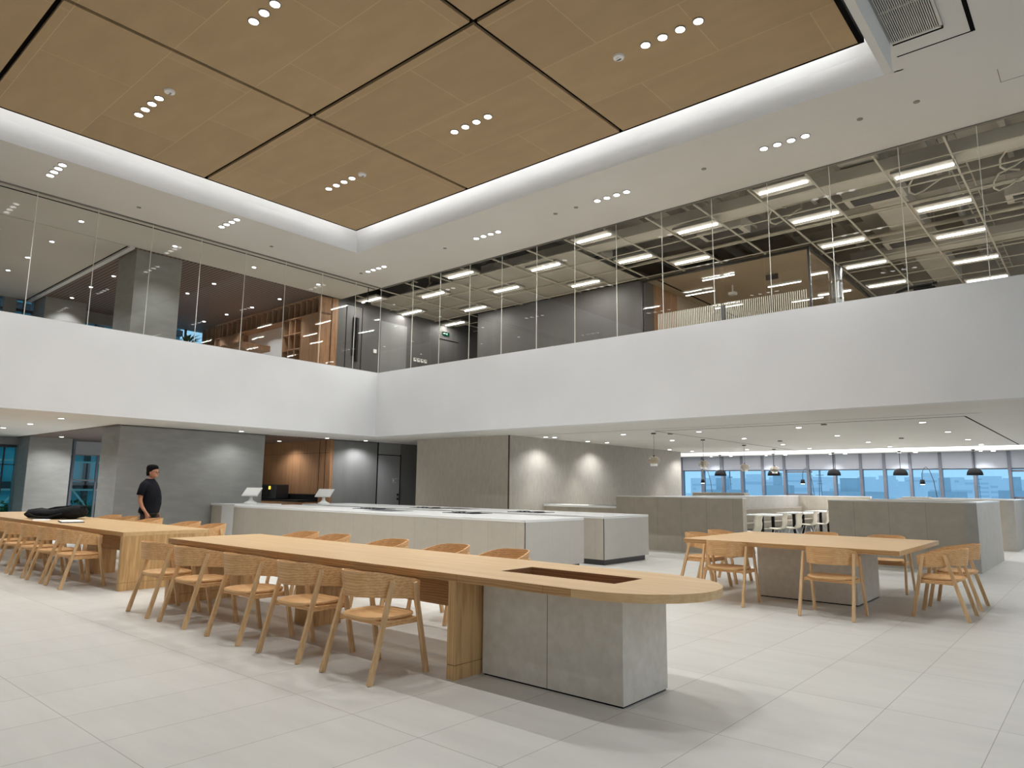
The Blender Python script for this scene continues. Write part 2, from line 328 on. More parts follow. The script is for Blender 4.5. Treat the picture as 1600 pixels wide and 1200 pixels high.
# cove around the timber ceiling
prof = [(0, ZC), (.015, ZC+.05), (.06, ZC+.16), (.14, ZC+.32), (.3, ZC+.50), (.55, ZC+.62), (1.0, ZC+.66), (2.0, ZC+.66)]
g = MB(); rings = []
for d, z in prof:
    dx, dy = d*1.0, d*.82
    rings.append([(OX0+dx, OY0+dy, z), (OX1-dx, OY0+dy, z), (OX1-dx, OY1-dy, z), (OX0+dx, OY1-dy, z)])
g.loft(rings, cap=False); n0 = len(g.v)
g.f.append([n0-4, n0-3, n0-2, n0-1])
struct(g.build('ceiling_cove', 'white'))
g = MB()
for a in ((OX0-.05, OX0+.02, OY0, OY1), (OX0, OX1, OY1-.02, OY1+.05)): pass
# timber ceiling: square modules with black joints between them
WX = [-13.1, -9.44, -5.80, -2.09]; WY = [9.53, 5.91, 2.29, -1.33, -4.95]; ZW = 7.38
wc = struct(MB().box(WX[0]-.02, WX[-1]+.02, WY[-1], WY[0]+.02, ZW+.05, ZW+.09).build('ceiling_timber', 'joint'))
for i in range(3):
    for j in range(4):
        j2 = .035
        box('timber_module', 'woodceil', WX[i]+(j2 if i else 0), WX[i+1]-(j2 if i < 2 else 0), WY[j+1]+j2, WY[j]-(j2 if j else 0), ZW, ZW+.045, wc)
g = MB(); t = .03
for a in ((WX[0]-t, WX[0], WY[-1], WY[0]+t), (WX[-1], WX[-1]+.07, WY[-1], WY[0]+t), (WX[0], WX[-1], WY[0], WY[0]+t)): g.box(*a, ZW-.005, ZW+.09)
g.build('edge_trim', 'joint', wc)
g = MB(); q = .015
for a in ((WX[0]+q, WX[0]+q+.05, -4.5, WY[0]-q), (WX[0]+q, WX[-1]-q, WY[0]-q-.05, WY[0]-q), (WX[-1]-q-.05, WX[-1]-q, -4.5, WY[0]-q)): g.box(*a, ZW+.1, ZW+.125)
g.build('led_strip', 'led', wc)
# baffle hanging beside the cove, and the ceiling grille in its black shadow gap
sbox('ceiling_cove_end', 'ceil', -1.78, -1.67, 9.3, 10.06, ZC, ZC+.2)
sbox('trim_5', 'ceil', -1.76, -1.67, -6.9, 9.3, 6.67, ZC+.2)
g = MB()
for a in ((-1.67, -.83, 9.68, 9.7), (-.85, -.8, -6.9, 9.7)): g.box(*a, ZC-.004, ZC+.01)
struct(g.build('trim_6', 'joint'))
gr = empty('ceiling_grille', (-1.36, 8.9, ZC)); tag(gr, 'long slatted air grille set into the white ceiling at the top right', 'vent')
gm = MB().box(-.29, .27, -6, .42, -.012, .0).box(-.29, .27, .42, .46, -.03, 0); gm.build('backing', 'joint', gr)
gm = MB()
for k in range(24): gm.box(-.28+k*.0225, -.268+k*.0225, -6, .4, -.03, -.012)
gm.box(-.29, .27, -.32, -.31, -.034, -.012).box(-.29, .27, .38, .42, -.032, -.01).box(.25, .27, -6, .42, -.032, -.01); gm.build('slat', 'duct', gr)
# ceiling access hatch outline
g = MB().box(-.7, -.69, 10.85, 11.25, ZC-.002, ZC+.01).box(-.7, .5, 11.24, 11.25, ZC-.002, ZC+.01); struct(g.build('trim_7', 'rim'))

# ------------------------------------------------------------------ outer walls (mostly behind the viewer)
sbox('wall_back', 'white', -25.6, 5, -7.2, -7, -.2, 7.9)
sbox('wall_roof', 'officebeige', -25.9, 5.3, -7.2, 28.3, 8.6, 8.8)
# right side: glazed facade, daylight comes in here
wr = MB().box(5, 5.2, -7, 28.1, -.2, .4).box(5, 5.2, -7, 28.1, 2.9, 3.9).box(5, 5.2, -7, 28.1, 7.0, 8.6)
for k in range(24): wr.box(5, 5.12, -7+k*1.5, -6.93+k*1.5, .4, 7.0)
struct(wr.build('wall_right', 'mullion'))
po = bpy.data.lights.new('daylight_portal', 'AREA'); po.shape = 'RECTANGLE'; po.size = 20; po.size_y = 6.6; po.cycles.is_portal = True
pob = bpy.data.objects.new('daylight_portal', po); COL.objects.link(pob); pob.location = (4.95, 3, 3.7); pob.rotation_euler = (math.radians(90), 0, math.radians(90))
# left facade at X=-25.5
lw = MB().box(-25.8, -25.5, -7, 2, -.2, 8.6).box(-25.8, -25.5, 2, 5.0, 2.52, 4.9).box(-25.8, -25.5, 5.0, 6.42, 2.52, 4.9).box(-25.8, -25.5, 6.42, 7.7, -.2, 8.6).box(-25.8, -25.5, 7.7, 9.9, 2.76, 4.9)
lw.box(-25.8, -25.5, 9.9, 12.4, -.2, 4.9).box(-25.8, -25.5, 12.4, 28.1, -.2, 8.6).box(-25.8, -25.5, 2, 12.4, 7.06, 8.6)
lw.box(-25.8, -25.5, 5.62, 5.95, 4.9, 7.06).box(-25.8, -25.5, 7.7, 9.9, 6.68, 7.06)
struct(lw.build('wall_left', 'darkwall'))
w1 = struct(MB().box(-25.7, -25.64, 2, 6.42, 0, .06).box(-25.7, -25.64, 2, 6.42, 2.44, 2.52).box(-25.7, -25.6, 5.3, 5.36, 0, 2.52).box(-25.7, -25.6, 3.6, 3.68, 0, 2.52).box(-25.7, -25.6, 6.1, 6.13, 0, 2.52).box(-25.7, -25.62, 2, 6.42, 1.9, 1.93).build('window_1', 'mull_d'))
box('pane', 'glassteal', -25.68, -25.66, 2, 6.42, .06, 2.44, w1)
w2 = struct(MB().box(-25.7, -25.62, 7.7, 9.9, 0, .06).box(-25.7, -25.55, 7.95, 8.02, 0, ZS).box(-25.66, -25.6, 7.78, 7.82, 0, ZS).box(-25.7, -25.62, 8.7, 8.76, 0, ZS).box(-25.7, -25.62, 7.7, 9.9, 2.27, 2.33).box(-25.7, -25.62, 7.7, 9.9, 1.45, 1.49).build('window_2', 'mullion'))
box('pane', 'glassteal', -25.68, -25.66, 7.7, 9.9, .06, ZS, w2)
box('roller_blind', 'blind', -25.62, -25.6, 8.03, 9.9, 2.3, ZS-.03, w2)
w3 = struct(MB().box(-25.7, -25.6, 2, 5.62, 6.68, 6.74).box(-25.7, -25.6, 5.95, 6.42, 6.69, 6.76).box(-25.7, -25.6, 6.16, 6.19, 4.9, 7.06).box(-25.7, -25.6, 4.3, 4.36, 4.9, 7.06).build('window_3', 'mull_d'))
box('pane', 'glassblue', -25.68, -25.66, 2, 6.42, 4.9, 7.06, w3)
w4 = struct(MB().box(-25.7, -25.6, 8.25, 8.29, 4.9, 6.7).box(-25.7, -25.6, 11.25, 11.3, 4.9, 7.06).box(-25.7, -25.6, 9.9, 9.98, 4.9, 7.06).box(-25.7, -25.6, 9.98, 12.4, 6.5, 6.55).build('window_4', 'mull_d'))
box('pane', 'glassblue', -25.68, -25.66, 7.7, 12.4, 4.9, 7.06, w4)

# ------------------------------------------------------------------ stone walls, both floors
sbox('wall_stone_left', 'darkstone', -18.75, -17.65, 6.43, 10.15, 0, ZS)
sbox('wall_column_far', 'darkstone', -25.5, -24.45, 6.43, 7.57, 0, ZS-.02)
sbox('wall_column_upper', 'darkstone', -18.77, -17.65, 6.43, 7.53, ZF, ZC)
sbox('wall_column_upper_far', 'darkstone', -25.5, -24.45, 6.43, 7.57, ZF, ZC-.02)
sbox('wall_grey_lower', 'darkwall', -17.9, -17.65, 12.41, 16.6, 0, ZS)
sbox('wall_grey_end', 'darkwall', -17.65, -15.5, 16.4, 16.6, 0, ZS)
sbox('wall_recess', 'darkwall', -25.5, -21.9, 10.0, 10.2, 0, ZS-.02)
# beige stone block behind the counters
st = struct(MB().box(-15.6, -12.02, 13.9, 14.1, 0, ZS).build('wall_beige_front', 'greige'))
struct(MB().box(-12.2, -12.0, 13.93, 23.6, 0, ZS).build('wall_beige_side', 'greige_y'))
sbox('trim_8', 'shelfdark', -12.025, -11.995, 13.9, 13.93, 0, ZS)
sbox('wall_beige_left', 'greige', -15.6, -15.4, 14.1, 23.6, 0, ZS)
# walnut recess wall
rw = struct(MB().box(-21.9, -17.65, 12.3, 12.41, 0, ZS-.02).build('wall_timber', 'brownwood'))
g = MB().box(-21.9, -17.66, 12.295, 12.3, 2.36, 2.366)
for x in (-18.2, -17.9): g.box(x-.006, x+.006, 12.294, 12.3, 0, ZS-.02)
g.build('seam', 'joint', rw)

# ------------------------------------------------------------------ doors
d1 = struct(MB().box(-17.65, -17.63, 14.09, 14.99, 0, 2.36).build('door_1', 'door'))
MB().box(-17.65, -17.625, 14.06, 14.085, 0, ZS).box(-17.65, -17.625, 14.995, 15.02, 0, 2.4).box(-17.65, -17.622, 14.06, 15.02, 2.365, 2.385).build('frame', 'joint', d1)
box('transom', 'door', -17.65, -17.632, 14.09, 14.99, 2.39, ZS-.01, d1)
MB().cyl((-17.63, 14.92, 1.12), .03, .03, 12, axis='X').cyl((-17.63, 14.92, .98), .03, .04, 12, axis='X').build('lock', 'black', d1)
MB().box(-17.63, -17.627, 14.66, 14.94, 1.62, 1.632).box(-17.63, -17.627, 14.7, 14.76, 1.54, 1.6).box(-17.63, -17.627, 14.68, 14.84, 1.5, 1.512).build('lettering', 'whitepl', d1)

# ------------------------------------------------------------------ glazing of the upper floor
def glazing(name, axis, pos, cuts, zlo, zhi):
    g = MB()
    if axis == 'Y':
        g.box(pos-.06, pos+.0, cuts[0], cuts[-1], zhi-.02, zhi).box(pos-.05, pos-.01, cuts[0], cuts[-1], zlo, zlo+.012)
    else:
        g.box(cuts[0], cuts[-1], pos, pos+.06, zhi-.02, zhi).box(cuts[0], cuts[-1], pos+.01, pos+.05, zlo, zlo+.012)
    w = struct(g.build(name, 'rim'))
    for a, b in zip(cuts[:-1], cuts[1:]):
        if axis == 'Y': box('pane', 'glass', pos-.036, pos-.024, a+.006, b-.006, zlo, zhi-.02, w)
        else: box('pane', 'glass', a+.006, b-.006, pos+.024, pos+.036, zlo, zhi-.02, w)
    s = MB()
    for c in cuts[1:-1]:
        if axis == 'Y': s.box(pos-.038, pos-.022, c-.005, c+.005, zlo, zhi-.02)
        else: s.box(c-.005, c+.005, pos+.022, pos+.038, zlo, zhi-.02)
    if axis == 'X': s.box(cuts[0]-.03, cuts[0]-.018, pos+.012, pos+.024, zlo, zhi-.02)
    s.build('glass_joint', 'seam', w)
    return w
yc = [3.79+1.1*k for k in range(-8, 8)]+[YR+.02]
glazing('window_5', 'Y', XL-.03, yc, 4.57, ZC)
xc = [XL-.03]+[-14.27+1.095*k for k in range(0, 17)]+[4.9]
glazing('window_6', 'X', YR+.03, xc, 4.57, ZC)
struct(MB().box(XL-.3, XL-.28, -7, YR, ZC-.015, ZC).build('trim_9', 'joint'))

# ------------------------------------------------------------------ upper floor: slabs, walls
MT['upfloor'] = noise_mat('light_upper_floor', srgb(196, 188, 176), srgb(186, 178, 166), (1, 1, 1), rough=.5)  # unseen floor, added pale to bounce light up to the ceilings
sbox('floor_upper_left', 'upfloor', -25.5, XL-.22, -7, 28, ZF, ZF+.02)
sbox('floor_upper_right', 'upfloor', XL-.22, 5, YR+.22, 28, ZF, ZF+.02)
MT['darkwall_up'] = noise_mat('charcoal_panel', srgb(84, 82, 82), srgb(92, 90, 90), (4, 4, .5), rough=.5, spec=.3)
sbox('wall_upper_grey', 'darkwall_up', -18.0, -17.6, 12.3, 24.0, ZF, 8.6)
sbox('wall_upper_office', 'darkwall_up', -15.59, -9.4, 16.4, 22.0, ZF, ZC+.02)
sbox('wall_office_far', 'officebeige', -17.6, 5, 24.0, 24.2, ZF, 8.6)
sbox('wall_office_bulkhead', 'officebeige', -17.6, 5, YR+.05, YR+.15, ZC+.25, 8.6)
sbox('wall_upper_door_frame', 'darkwall', -17.62, -17.58, 13.95, 15.05, ZF, 6.7)
g = MB().box(-17.6, -17.585, 13.97, 15.03, 6.68, 6.7).box(-17.6, -17.585, 13.97, 13.99, ZF, 6.7).box(-17.6, -17.585, 15.01, 15.03, ZF, 6.7)
g.box(-17.6, -17.585, 16.6, 17.5, 6.55, 6.57).box(-17.6, -17.59, 12.6, 12.62, ZF, 6.98).box(-17.6, -17.59, 13.2, 13.22, ZF, 6.98).box(-17.6, -17.59, 12.6, 13.2, 6.97, 6.99)
struct(g.build('trim_10', 'joint'))
sg = empty('exit_sign', (-17.58, 16.86, 6.77)); tag(sg, 'small green exit sign on the upper grey wall above a door', 'sign')
MB().box(-.01, .012, -.17, .17, -.06, .06).build('sign_plate', 'greensign', sg)
MB().box(.012, .016, -.14, -.04, -.012, .012).build('arrow', 'whitepl', sg); MB().box(.012, .016, -.01, .06, -.01, .012).box(.012, .016, .03, .05, -.035, .035).build('running_figure', 'whitepl', sg)
for k in range(4):
    p = empty('switch_plate', (-17.59, 15.45+k*.16, 5.64)); tag(p, O4[k]+' white switch plate of four on the upper grey wall', 'switch', 'four switch plates on the upper grey wall')
    MB().box(-.01, .01, -.055, .055, -.06, .06).build('plate', 'whitepl', p); MB().box(.01, .016, -.02, .035, .0, .04).build('rocker', 'black', p)
p = empty('door_pull', (-17.58, 12.95, 6.0)); tag(p, 'tall black pull handle on the upper grey wall near the corner of the glazing', 'handle')
MB().box(.0, .05, -.1, -.03, -.63, .6).build('grip', 'black', p); MB().box(.0, .05, .01, .09, -.8, .6).build('backplate', 'black', p)
p = empty('wall_switch', (-17.59, 13.75, 5.66)); tag(p, 'single pale wall switch on the upper grey wall right of the tall black handle', 'switch')
MB().box(-.01, .01, -.06, .06, -.06, .06).build('plate', 'whitepl', p)
p = empty('security_camera', (-15.9, 12.1, 6.6)); tag(p, 'small black camera hanging at the corner of the upper glazing', 'camera')
MB().box(-.06, .06, -.07, .07, -.045, .045).build('housing', 'black', p, bevel=.01); MB().cyl((0, 0, .04), .012, .45, 8).build('stem', 'steel_d', p); MB().cyl((0, -.09, 0), .03, .02, 12, axis='Y').build('lens', 'steel_d', p)

# bookcase wall of the upper left
bc = empty('bookcase', (-20, 11.7, ZF)); tag(bc, 'tall brown timber bookcase with open cubbies on the upper floor', 'bookcase')
def L(b): return b
g = MB(); VX = [-23.9+.3275*k for k in range(0, 20)]
for x in VX: g.box(x-.012+20, x+.012+20, -.05, .35, 6.53-ZF, ZC-.03-ZF)
g.box(-4.0, 2.4, -.06, .36, 6.515-ZF, 6.545-ZF); g.box(-4.0, 2.4, -.06, .36, ZC-.05-ZF, ZC-.02-ZF)
for x in (-19.575, -19.235, -18.905, -18.57): g.box(x-.013+20, x+.013+20, -.05, .35, 0, 6.53-ZF)
for z in (6.04, 5.55, 5.06, 4.57): g.box(-19.575+20, -18.57+20, -.05, .35, z-.012-ZF, z+.012-ZF)
for x in (-25.1, -24.77, -24.44, -24.1, -23.77): g.box(x+20, x+.03+20, -.05, .35, 0, ZC-.05-ZF)
for z in (6.04, 5.55): g.box(-5.1, -3.75, -.05, .35, z-.012-ZF, z+.012-ZF)
g.build('shelf', 'shelfwood', bc)
MB().box(-5.1, 2.4, .35, .38, 6.53-ZF, ZC-.03-ZF).box(-19.575+20, 2.4, .35, .38, 0, 6.53-ZF).build('back_panel', 'shelfdark', bc)
for x0, x1 in ((-18.56, -18.1), (-18.09, -17.64)): MB().box(x0+20, x1+20, -.04, .3, 0, 6.515-ZF).build('door', 'shelfwood', bc)
MB().box(-3.7, -2.4, -.04, .34, 5.9-ZF, 6.51-ZF).build('panel', 'shelfwood', bc)
sbox('wall_upper_timber', 'brownwood', -17.66, -17.6, 11.63, 12.3, ZF, ZC)
sbox('wall_upper_niche', 'white', -23.6, -19.6, 12.02, 12.1, ZF, 6.53)
# upper cafe canopy edge
sbox('trim_11', 'shelfwood', -22.9, -20.2, 10.6, 11.6, 5.62, 5.8)
pl = empty('potted_palm', (-24.6, 10.9, ZF+.02)); tag(pl, 'green leafy indoor palm by the upper left window', 'plant')
MB().lathe([(0, 0), (.2, 0), (.28, .5), (.24, .5), (.22, .42), (0, .42)], n=18).build('pot', 'darkwall', pl, smooth=True)
g = MB(); g.tube([(0, 0, .4), (.03, 0, 1.4), (0, .03, 2.1)], .035); g.build('trunk', 'brownwood', pl)
g = MB()
for k in range(110):
    a = random.random()*6.283; el = random.uniform(-.3, 1.2); l = random.uniform(.35, .8); z0 = random.uniform(1.5, 2.5)
    d = Vector((math.cos(a)*math.cos(el), math.sin(a)*math.cos(el), math.sin(el))); s = d.cross(Vector((0, 0, 1))).normalized()*.045
    p0 = Vector((0, 0, z0)); p1 = p0+d*l*.5; p2 = p0+d*l-Vector((0, 0, .15))
    g.add([p0, p1-s, p2, p1+s], [(0, 1, 2, 3)])
g.build('foliage', 'leaf', pl)

# ------------------------------------------------------------------ open office ceiling on the upper right
gx = [-17.05+1.1*k for k in range(0, 18)]
g = MB()
for x in [-16.95, -15.85, -14.75, -13.65, -12.55, -11.4, -10.3, -9.16, -8.09, -7.04, -5.94, -4.82, -3.75, -2.64, -1.59, -.5, .6, 1.7]:
    y1 = 16.38 if -15.6 < x < -4.93 else 23.9
    g.box(x-.014, x+.014, YR+.16, y1, ZC, ZC+.03)
y = 13.25; k = 0
while y < 23.5:
    if y < 16.38: g.box(-17.5, 4.9, y-.012, y+.012, ZC, ZC+.02)
    else: g.box(-4.9, 4.9, y-.012, y+.012, ZC, ZC+.02); g.box(-17.5, -15.6, y-.012, y+.012, ZC, ZC+.02)
    y += .99; k += 1
struct(g.build('ceiling_grid', 'tbar'))
sbox('ceiling_office_side', 'officebeige', -17.55, -9.45, 13.3, 16.36, ZC+.05, ZC+.07)
lights = [(-2.07, y) for y in (13.68, 15.63, 17.62, 19.9, 21.93)]+[(-4.25, y) for y in (12.78, 14.68, 16.64, 18.66, 20.83)]+[(-6.43, 13.72), (-7.52, 15.64)]+\
    [(-8.55, 12.8), (-8.57, 14.67), (-10.71, 13.79), (-10.74, 15.65), (-12.92, 12.88), (-12.86, 14.7), (-14.96, 13.78), (-15.1, 15.75), (-17.1, 14.82), (-17.1, 16.82), (-16.9, 13.0), (.1, 14.6), (.1, 16.6), (.1, 18.6), (2.3, 13.7), (2.3, 15.7)]
ol = empty('linear_light', (0, 0, ZC))
MB().box(-.5, .5, -.24, .24, .0, .04).box(-.5, .5, -.24, -.22, -.01, .04).box(-.5, .5, .22, .24, -.01, .04).box(-.5, -.48, -.22, .22, -.01, .04).box(.48, .5, -.22, .22, -.01, .04).build('housing', 'duct', ol)
MB().box(-.45, .45, -.016, .016, -.035, -.005).build('lamp', 'tube', ol)
al = bpy.data.lights.new('linear_lamp', 'AREA'); al.shape = 'RECTANGLE'; al.size = .88; al.size_y = .03; al.energy = 15; al.color = (1, .985, .95)
alo = bpy.data.objects.new('linear_lamp', al); COL.objects.link(alo); alo.location = (0, 0, -.037); alo.parent = ol
rows = {}
for k, (x, y) in enumerate(lights):
    o = ol if k == 0 else copy_tree(ol); o.location = (x, y, ZC)
    c = round((x+2)/2.2); side = 'right end' if x > -3 else 'second bay from right' if x > -5.8 else 'middle' if x > -9.5 else 'above the grey wall' if x > -13.9 else 'at the left end'
    depth = 'nearest the glass' if y < 14.3 else 'one row back from the glass' if y < 16.3 else 'deep in the office'
    xs_ = sorted({q[0] for q in lights}, reverse=True); ys_ = sorted(q[1] for q in lights if q[0] == x)
    tag(o, f'linear office light, column {["first", "second", "third", "fourth", "fifth", "sixth", "seventh", "eighth", "ninth", "tenth", "eleventh", "twelfth", "thirteenth", "fourteenth", "fifteenth", "last"][xs_.index(x)]} from the right, {["nearest the glass", "second from the glass", "third from the glass", "fourth from the glass", "farthest from the glass"][ys_.index(y)]}', 'ceiling light', 'linear lights of the office ceiling grid')
ml = empty('slim_linear_light', (0, 0, 0)); MB().box(-.45, .45, -.035, .035, -.06, 0).build('housing', 'whitepl', ml); MB().box(-.44, .44, -.025, .025, -.066, -.06).build('lamp', 'tube', ml)
for k, (x, y) in enumerate([(-7.53, 17.2), (-8.57, 18.3), (-6.38, 18.9), (-8.54, 20.2), (-6.4, 20.9)]):
    o = ml if k == 0 else copy_tree(ml); o.location = (x, y, ZC-.02)
    tag(o, 'slim meeting room ceiling light, '+['nearest the long glass wall', 'left one of the second row', 'right one near the downlight', 'far left above the striped film', 'far right above the striped film'][k], 'ceiling light')
# services above the grid
g = MB()
for y in (13.0, 17.3, 21.5): g.box(-17, 4.8, y-.2, y+.2, 8.0, 8.6)
for x in (-16, -12, -8, -4, 0): g.box(x-.2, x+.2, 12.6, 24, 8.15, 8.6)
for k in range(17): g.box(-16.6+1.3*k-.05, -16.6+1.3*k+.05, 12.6, 24, 8.32, 8.6)
for k in range(9): g.box(-17, 4.8, 12.7+1.3*k-.04, 12.7+1.3*k+.04, 8.4, 8.6)
struct(g.build('ceiling_beam', 'officebeige'))
def duct(label, mat, *bx):
    d = MB()
    for b in bx: d.box(*b)
    return tag(d.build('air_duct', mat, bevel=.02), label, 'duct')
duct('long flat painted air duct running over the office grid near the glass', 'duct', (-13, 3.5, 13.75, 14.2, 7.28, 7.55))
duct('wide painted air duct crossing over the right end of the office grid', 'duct', (-3.5, -2.8, 13.6, 23.5, 7.6, 7.95))
duct('painted air duct over the middle of the office grid', 'duct', (-4.7, 3.5, 19.0, 19.4, 7.28, 7.55))
for k, (x, y, lab) in enumerate([(-6.45, 15.1, 'in the middle above the grid near the glass'), (-3.2, 15.1, 'above the grid right of the middle'), (-3.2, 18.45, 'above the grid deep on the right'), (-10.0, 14.75, 'above the grid over the grey wall'), (-.6, 16.9, 'above the grid at the far right')]):
    a = empty('cassette_unit', (x, y, 7.35)); tag(a, 'boxy air conditioning unit '+lab, 'air conditioner')
    MB().box(-.55, .55, -.28, .28, 0, .22).build('casing', 'duct', a, bevel=.01); MB().box(-.42, .42, -.18, .18, -.02, 0).build('grille', 'steel_d', a)
    h = MB()
    for sx in (-.5, .5):
        for sy in (-.24, .24): h.box(sx-.006, sx+.006, sy-.006, sy+.006, .2, 1.25)
    h.build('hanger', 'tbar', a)
for k, (y, z, r, lab) in enumerate([(12.95, 7.5, .03, 'nearest the glass'), (13.45, 7.75, .05, 'second from the glass'), (14.6, 7.45, .025, 'over the first light row'), (16.2, 7.5, .03, 'over the middle of the office'), (17.9, 7.5, .05, 'behind the middle beam'), (20.2, 7.5, .03, 'deep in the office')]):
    tag(MB().tube([(-14 if y < 16.3 else -4.7, y, z), (4.5, y, z)], r, 10).build('pipe', 'tbar', smooth=True), 'pale straight service pipe above the office grid, '+lab, 'pipe')
for k, (x, lab) in enumerate([(-1.75, 'at the right end'), (-6.2, 'in the middle')]):
    t = empty('cable_tray', (x, 12.6, 7.72)); tag(t, 'pale ladder cable tray above the office grid '+lab, 'cable tray')
    y1 = 11 if k == 0 else 3.6
    MB().box(-.15, -.135, 0, y1, 0, .06).box(.135, .15, 0, y1, 0, .06).build('rail', 'tbar', t); h = MB()
    for j in range(int(y1/.4)): h.box(-.135, .135, .1+j*.4, .125+j*.4, .01, .03)
    h.build('rung', 'tbar', t)
for k, (x, y, lab) in enumerate([(-2.2, 14.95, 'near the front right light'), (-.7, 14.75, 'at the far right edge'), (-.9, 15.75, 'at the far right, further back'), (-4.9, 14.8, 'above the second bay'), (-15.3, 13.6, 'over the corner of the glazing')]):
    pts = [(x+.35*math.cos(t*.5), y+.25*math.sin(t*.5), 7.35+.12*math.sin(t*.9)) for t in range(0, 11)]; pts = [(pts[0][0], pts[0][1], 8.59), (pts[0][0], pts[0][1], 7.9)]+pts
    tag(MB().tube(pts, .02, 8).build('flexible_conduit', 'tbar', smooth=True), 'looped flexible conduit above the office grid '+lab, 'conduit')

# glass meeting room
sbox('ceiling_meeting_room', 'meetceil', -9.4, -4.95, 16.42, 22.0, ZC-.02, ZC+.04)
g = MB().box(-9.4, -4.95, 16.38, 16.44, ZC-.06, ZC).box(-9.42, -9.36, 16.38, 16.44, ZF, ZC).box(-4.97, -4.92, 16.38, 16.43, ZF, ZC).box(-4.98, -4.92, 16.42, 21.9, ZC-.06, ZC)
g.box(-7.13, -7.03, 16.38, 16.45, ZF, 6.0); mr = struct(g.build('wall_meeting_frame', 'steel_d'))
for x0, x1 in ((-9.36, -7.13), (-7.03, -6.0), (-5.98, -4.97)): box('pane', 'glass2', x0, x1, 16.4, 16.41, ZF, ZC-.06, mr)
box('pane', 'glass2', -4.95, -4.94, 16.43, 21.9, ZF, ZC-.06, mr)
g = MB(); x = -8.9
while x < -5.0:
    g.box(x, x+.018, 16.392, 16.397, ZF, 6.05); x += .05
g.build('striped_film', 'seam', mr)
sbox('wall_meeting_back', 'meetceil', -9.4, -5, 21.9, 22.0, ZF, ZC)
sbox('wall_meeting_left', 'brownwood', -9.4, -9.3, 16.9, 18.3, ZF, ZC)
sbox('wall_meeting_side', 'meetceil', -9.4, -9.3, 18.3, 21.9, ZF, ZC)
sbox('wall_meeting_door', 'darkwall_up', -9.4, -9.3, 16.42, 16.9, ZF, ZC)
sbox('trim_12', 'joint', -9.0, -8.95, 16.5, 21.9, ZC-.03, ZC-.02)
c = empty('steel_column', (-4.9, 18.45, ZF)); tag(c, 'polished metal column beside the glass meeting room', 'column')
MB().cyl((0, 0, 0), .13, ZC-ZF, 24).build('shaft', 'steel', c, smooth=False)
h = MB()
for z in (1.6, 2.3, 2.75): h.cyl((0, 0, z), .14, .05, 24)
h.build('band', 'chrome', c)
p = empty('hanging_sign', (-6.35, 17.9, ZC-.12)); tag(p, 'dark sign plate hanging under the beige meeting room ceiling', 'sign')
MB().box(-.16, .16, -.02, .02, -.07, .07).build('plate', 'steel_d', p); MB().cyl((0, 0, .06), .01, .06, 8).build('stem', 'steel_d', p)
p = empty('projector_arm', (-7.6, 18.3, ZC-.02)); tag(p, 'small projector mount on the meeting room ceiling', 'projector')
MB().cyl((0, 0, -.2), .02, .2, 10).build('arm', 'whitepl', p); MB().box(-.1, .1, -.08, .08, -.28, -.2).build('body', 'whitepl', p, bevel=.01)
# black wheeled frame leaning against the upper glass
p = empty('office_chair', (-2.2, 12.78, ZF+.02)); tag(p, 'black curved chair top showing just over the right parapet', 'chair')
MB().tube([(-.36, 0, 0), (-.34, 0, .68), (-.27, 0, .79), (-.12, 0, .83), (.1, 0, .835), (.25, 0, .835)], [.02, .025, .03, .032, .032, .03], 10).build('frame', 'black', p, smooth=True)
MB().box(-.02, .3, -.05, .05, .45, .8).build('backrest', 'fabricblk', p, bevel=.02)
MB().box(.26, .33, -.05, .05, .82, .86).build('cap', 'black', p, bevel=.008)
MB().cyl((.2, 0, 0), .015, .74, 8).cyl((.31, 0, 0), .012, .76, 8).build('post', 'chrome', p)

# ------------------------------------------------------------------ downlights
dl = MB().cyl((0, 0, -.012), .075, .012, 24).build('downlight', 'rim')
MB().cyl((0, 0, -.016), .06, .004, 24).build('lens', 'bulb', dl)
DL0 = [dl]
def downlight(loc, label, group, power, kind='row', scale=1.0, col=(.97, .98, .985), size=118, hot=False):
    if DL0: o = DL0.pop()
    else: o = copy_tree(dl_proto)
    o.location = loc; o.scale = (scale, scale, 1); tag(o, label, 'downlight', group)
    if hot: o.children[0].data = hot_mesh
    LAMPS.append((o, power, col, size))
    return o
dl_proto = dl; LAMPS = []
hot_mesh = dl.children[0].data.copy(); hot_mesh.materials[0] = MT['bulbhot']
xn = ['left', 'middle', 'right']; yn = ['far', 'middle', 'near', 'nearest']
for i, x0 in enumerate((-11.61, -7.99, -4.31)):
    for j, y in enumerate((7.74, 4.06, .4)):
        for k in range(4):
            pos = f'the {yn[j]} {xn[i]} square of the timber ceiling'
            downlight((x0+k*.257, y, ZW), f'{O4[k]} round downlight of the row on {pos}', f'downlights on {pos}', PW_WOOD*1.08 if y > 1 else PW_WOOD*.3)  # nearest row is unseen, added dimmed to brighten faces towards the viewer
ring = [(-14.66, 11.12, 'the white ceiling over the glazing corner'), (-10.67, 11.12, 'the white ceiling, next right of the corner'), (-7.32, 11.09, 'the white ceiling above the middle of the right glazing'), (-3.96, 11.05, 'the white ceiling near the right edge'), (-14.6, 7.02, 'the white ceiling left of the corner'), (-14.6, 3.69, 'the white ceiling at the left edge of the photo'), (-14.6, .4, 'the white ceiling out on the left')]
for x0, y, pos in ring:
    for k in range(4):
        downlight((x0+k*.225, y, ZC), f'{O4[k]} downlight of the row on {pos}', f'downlights on {pos}', PW_RING)
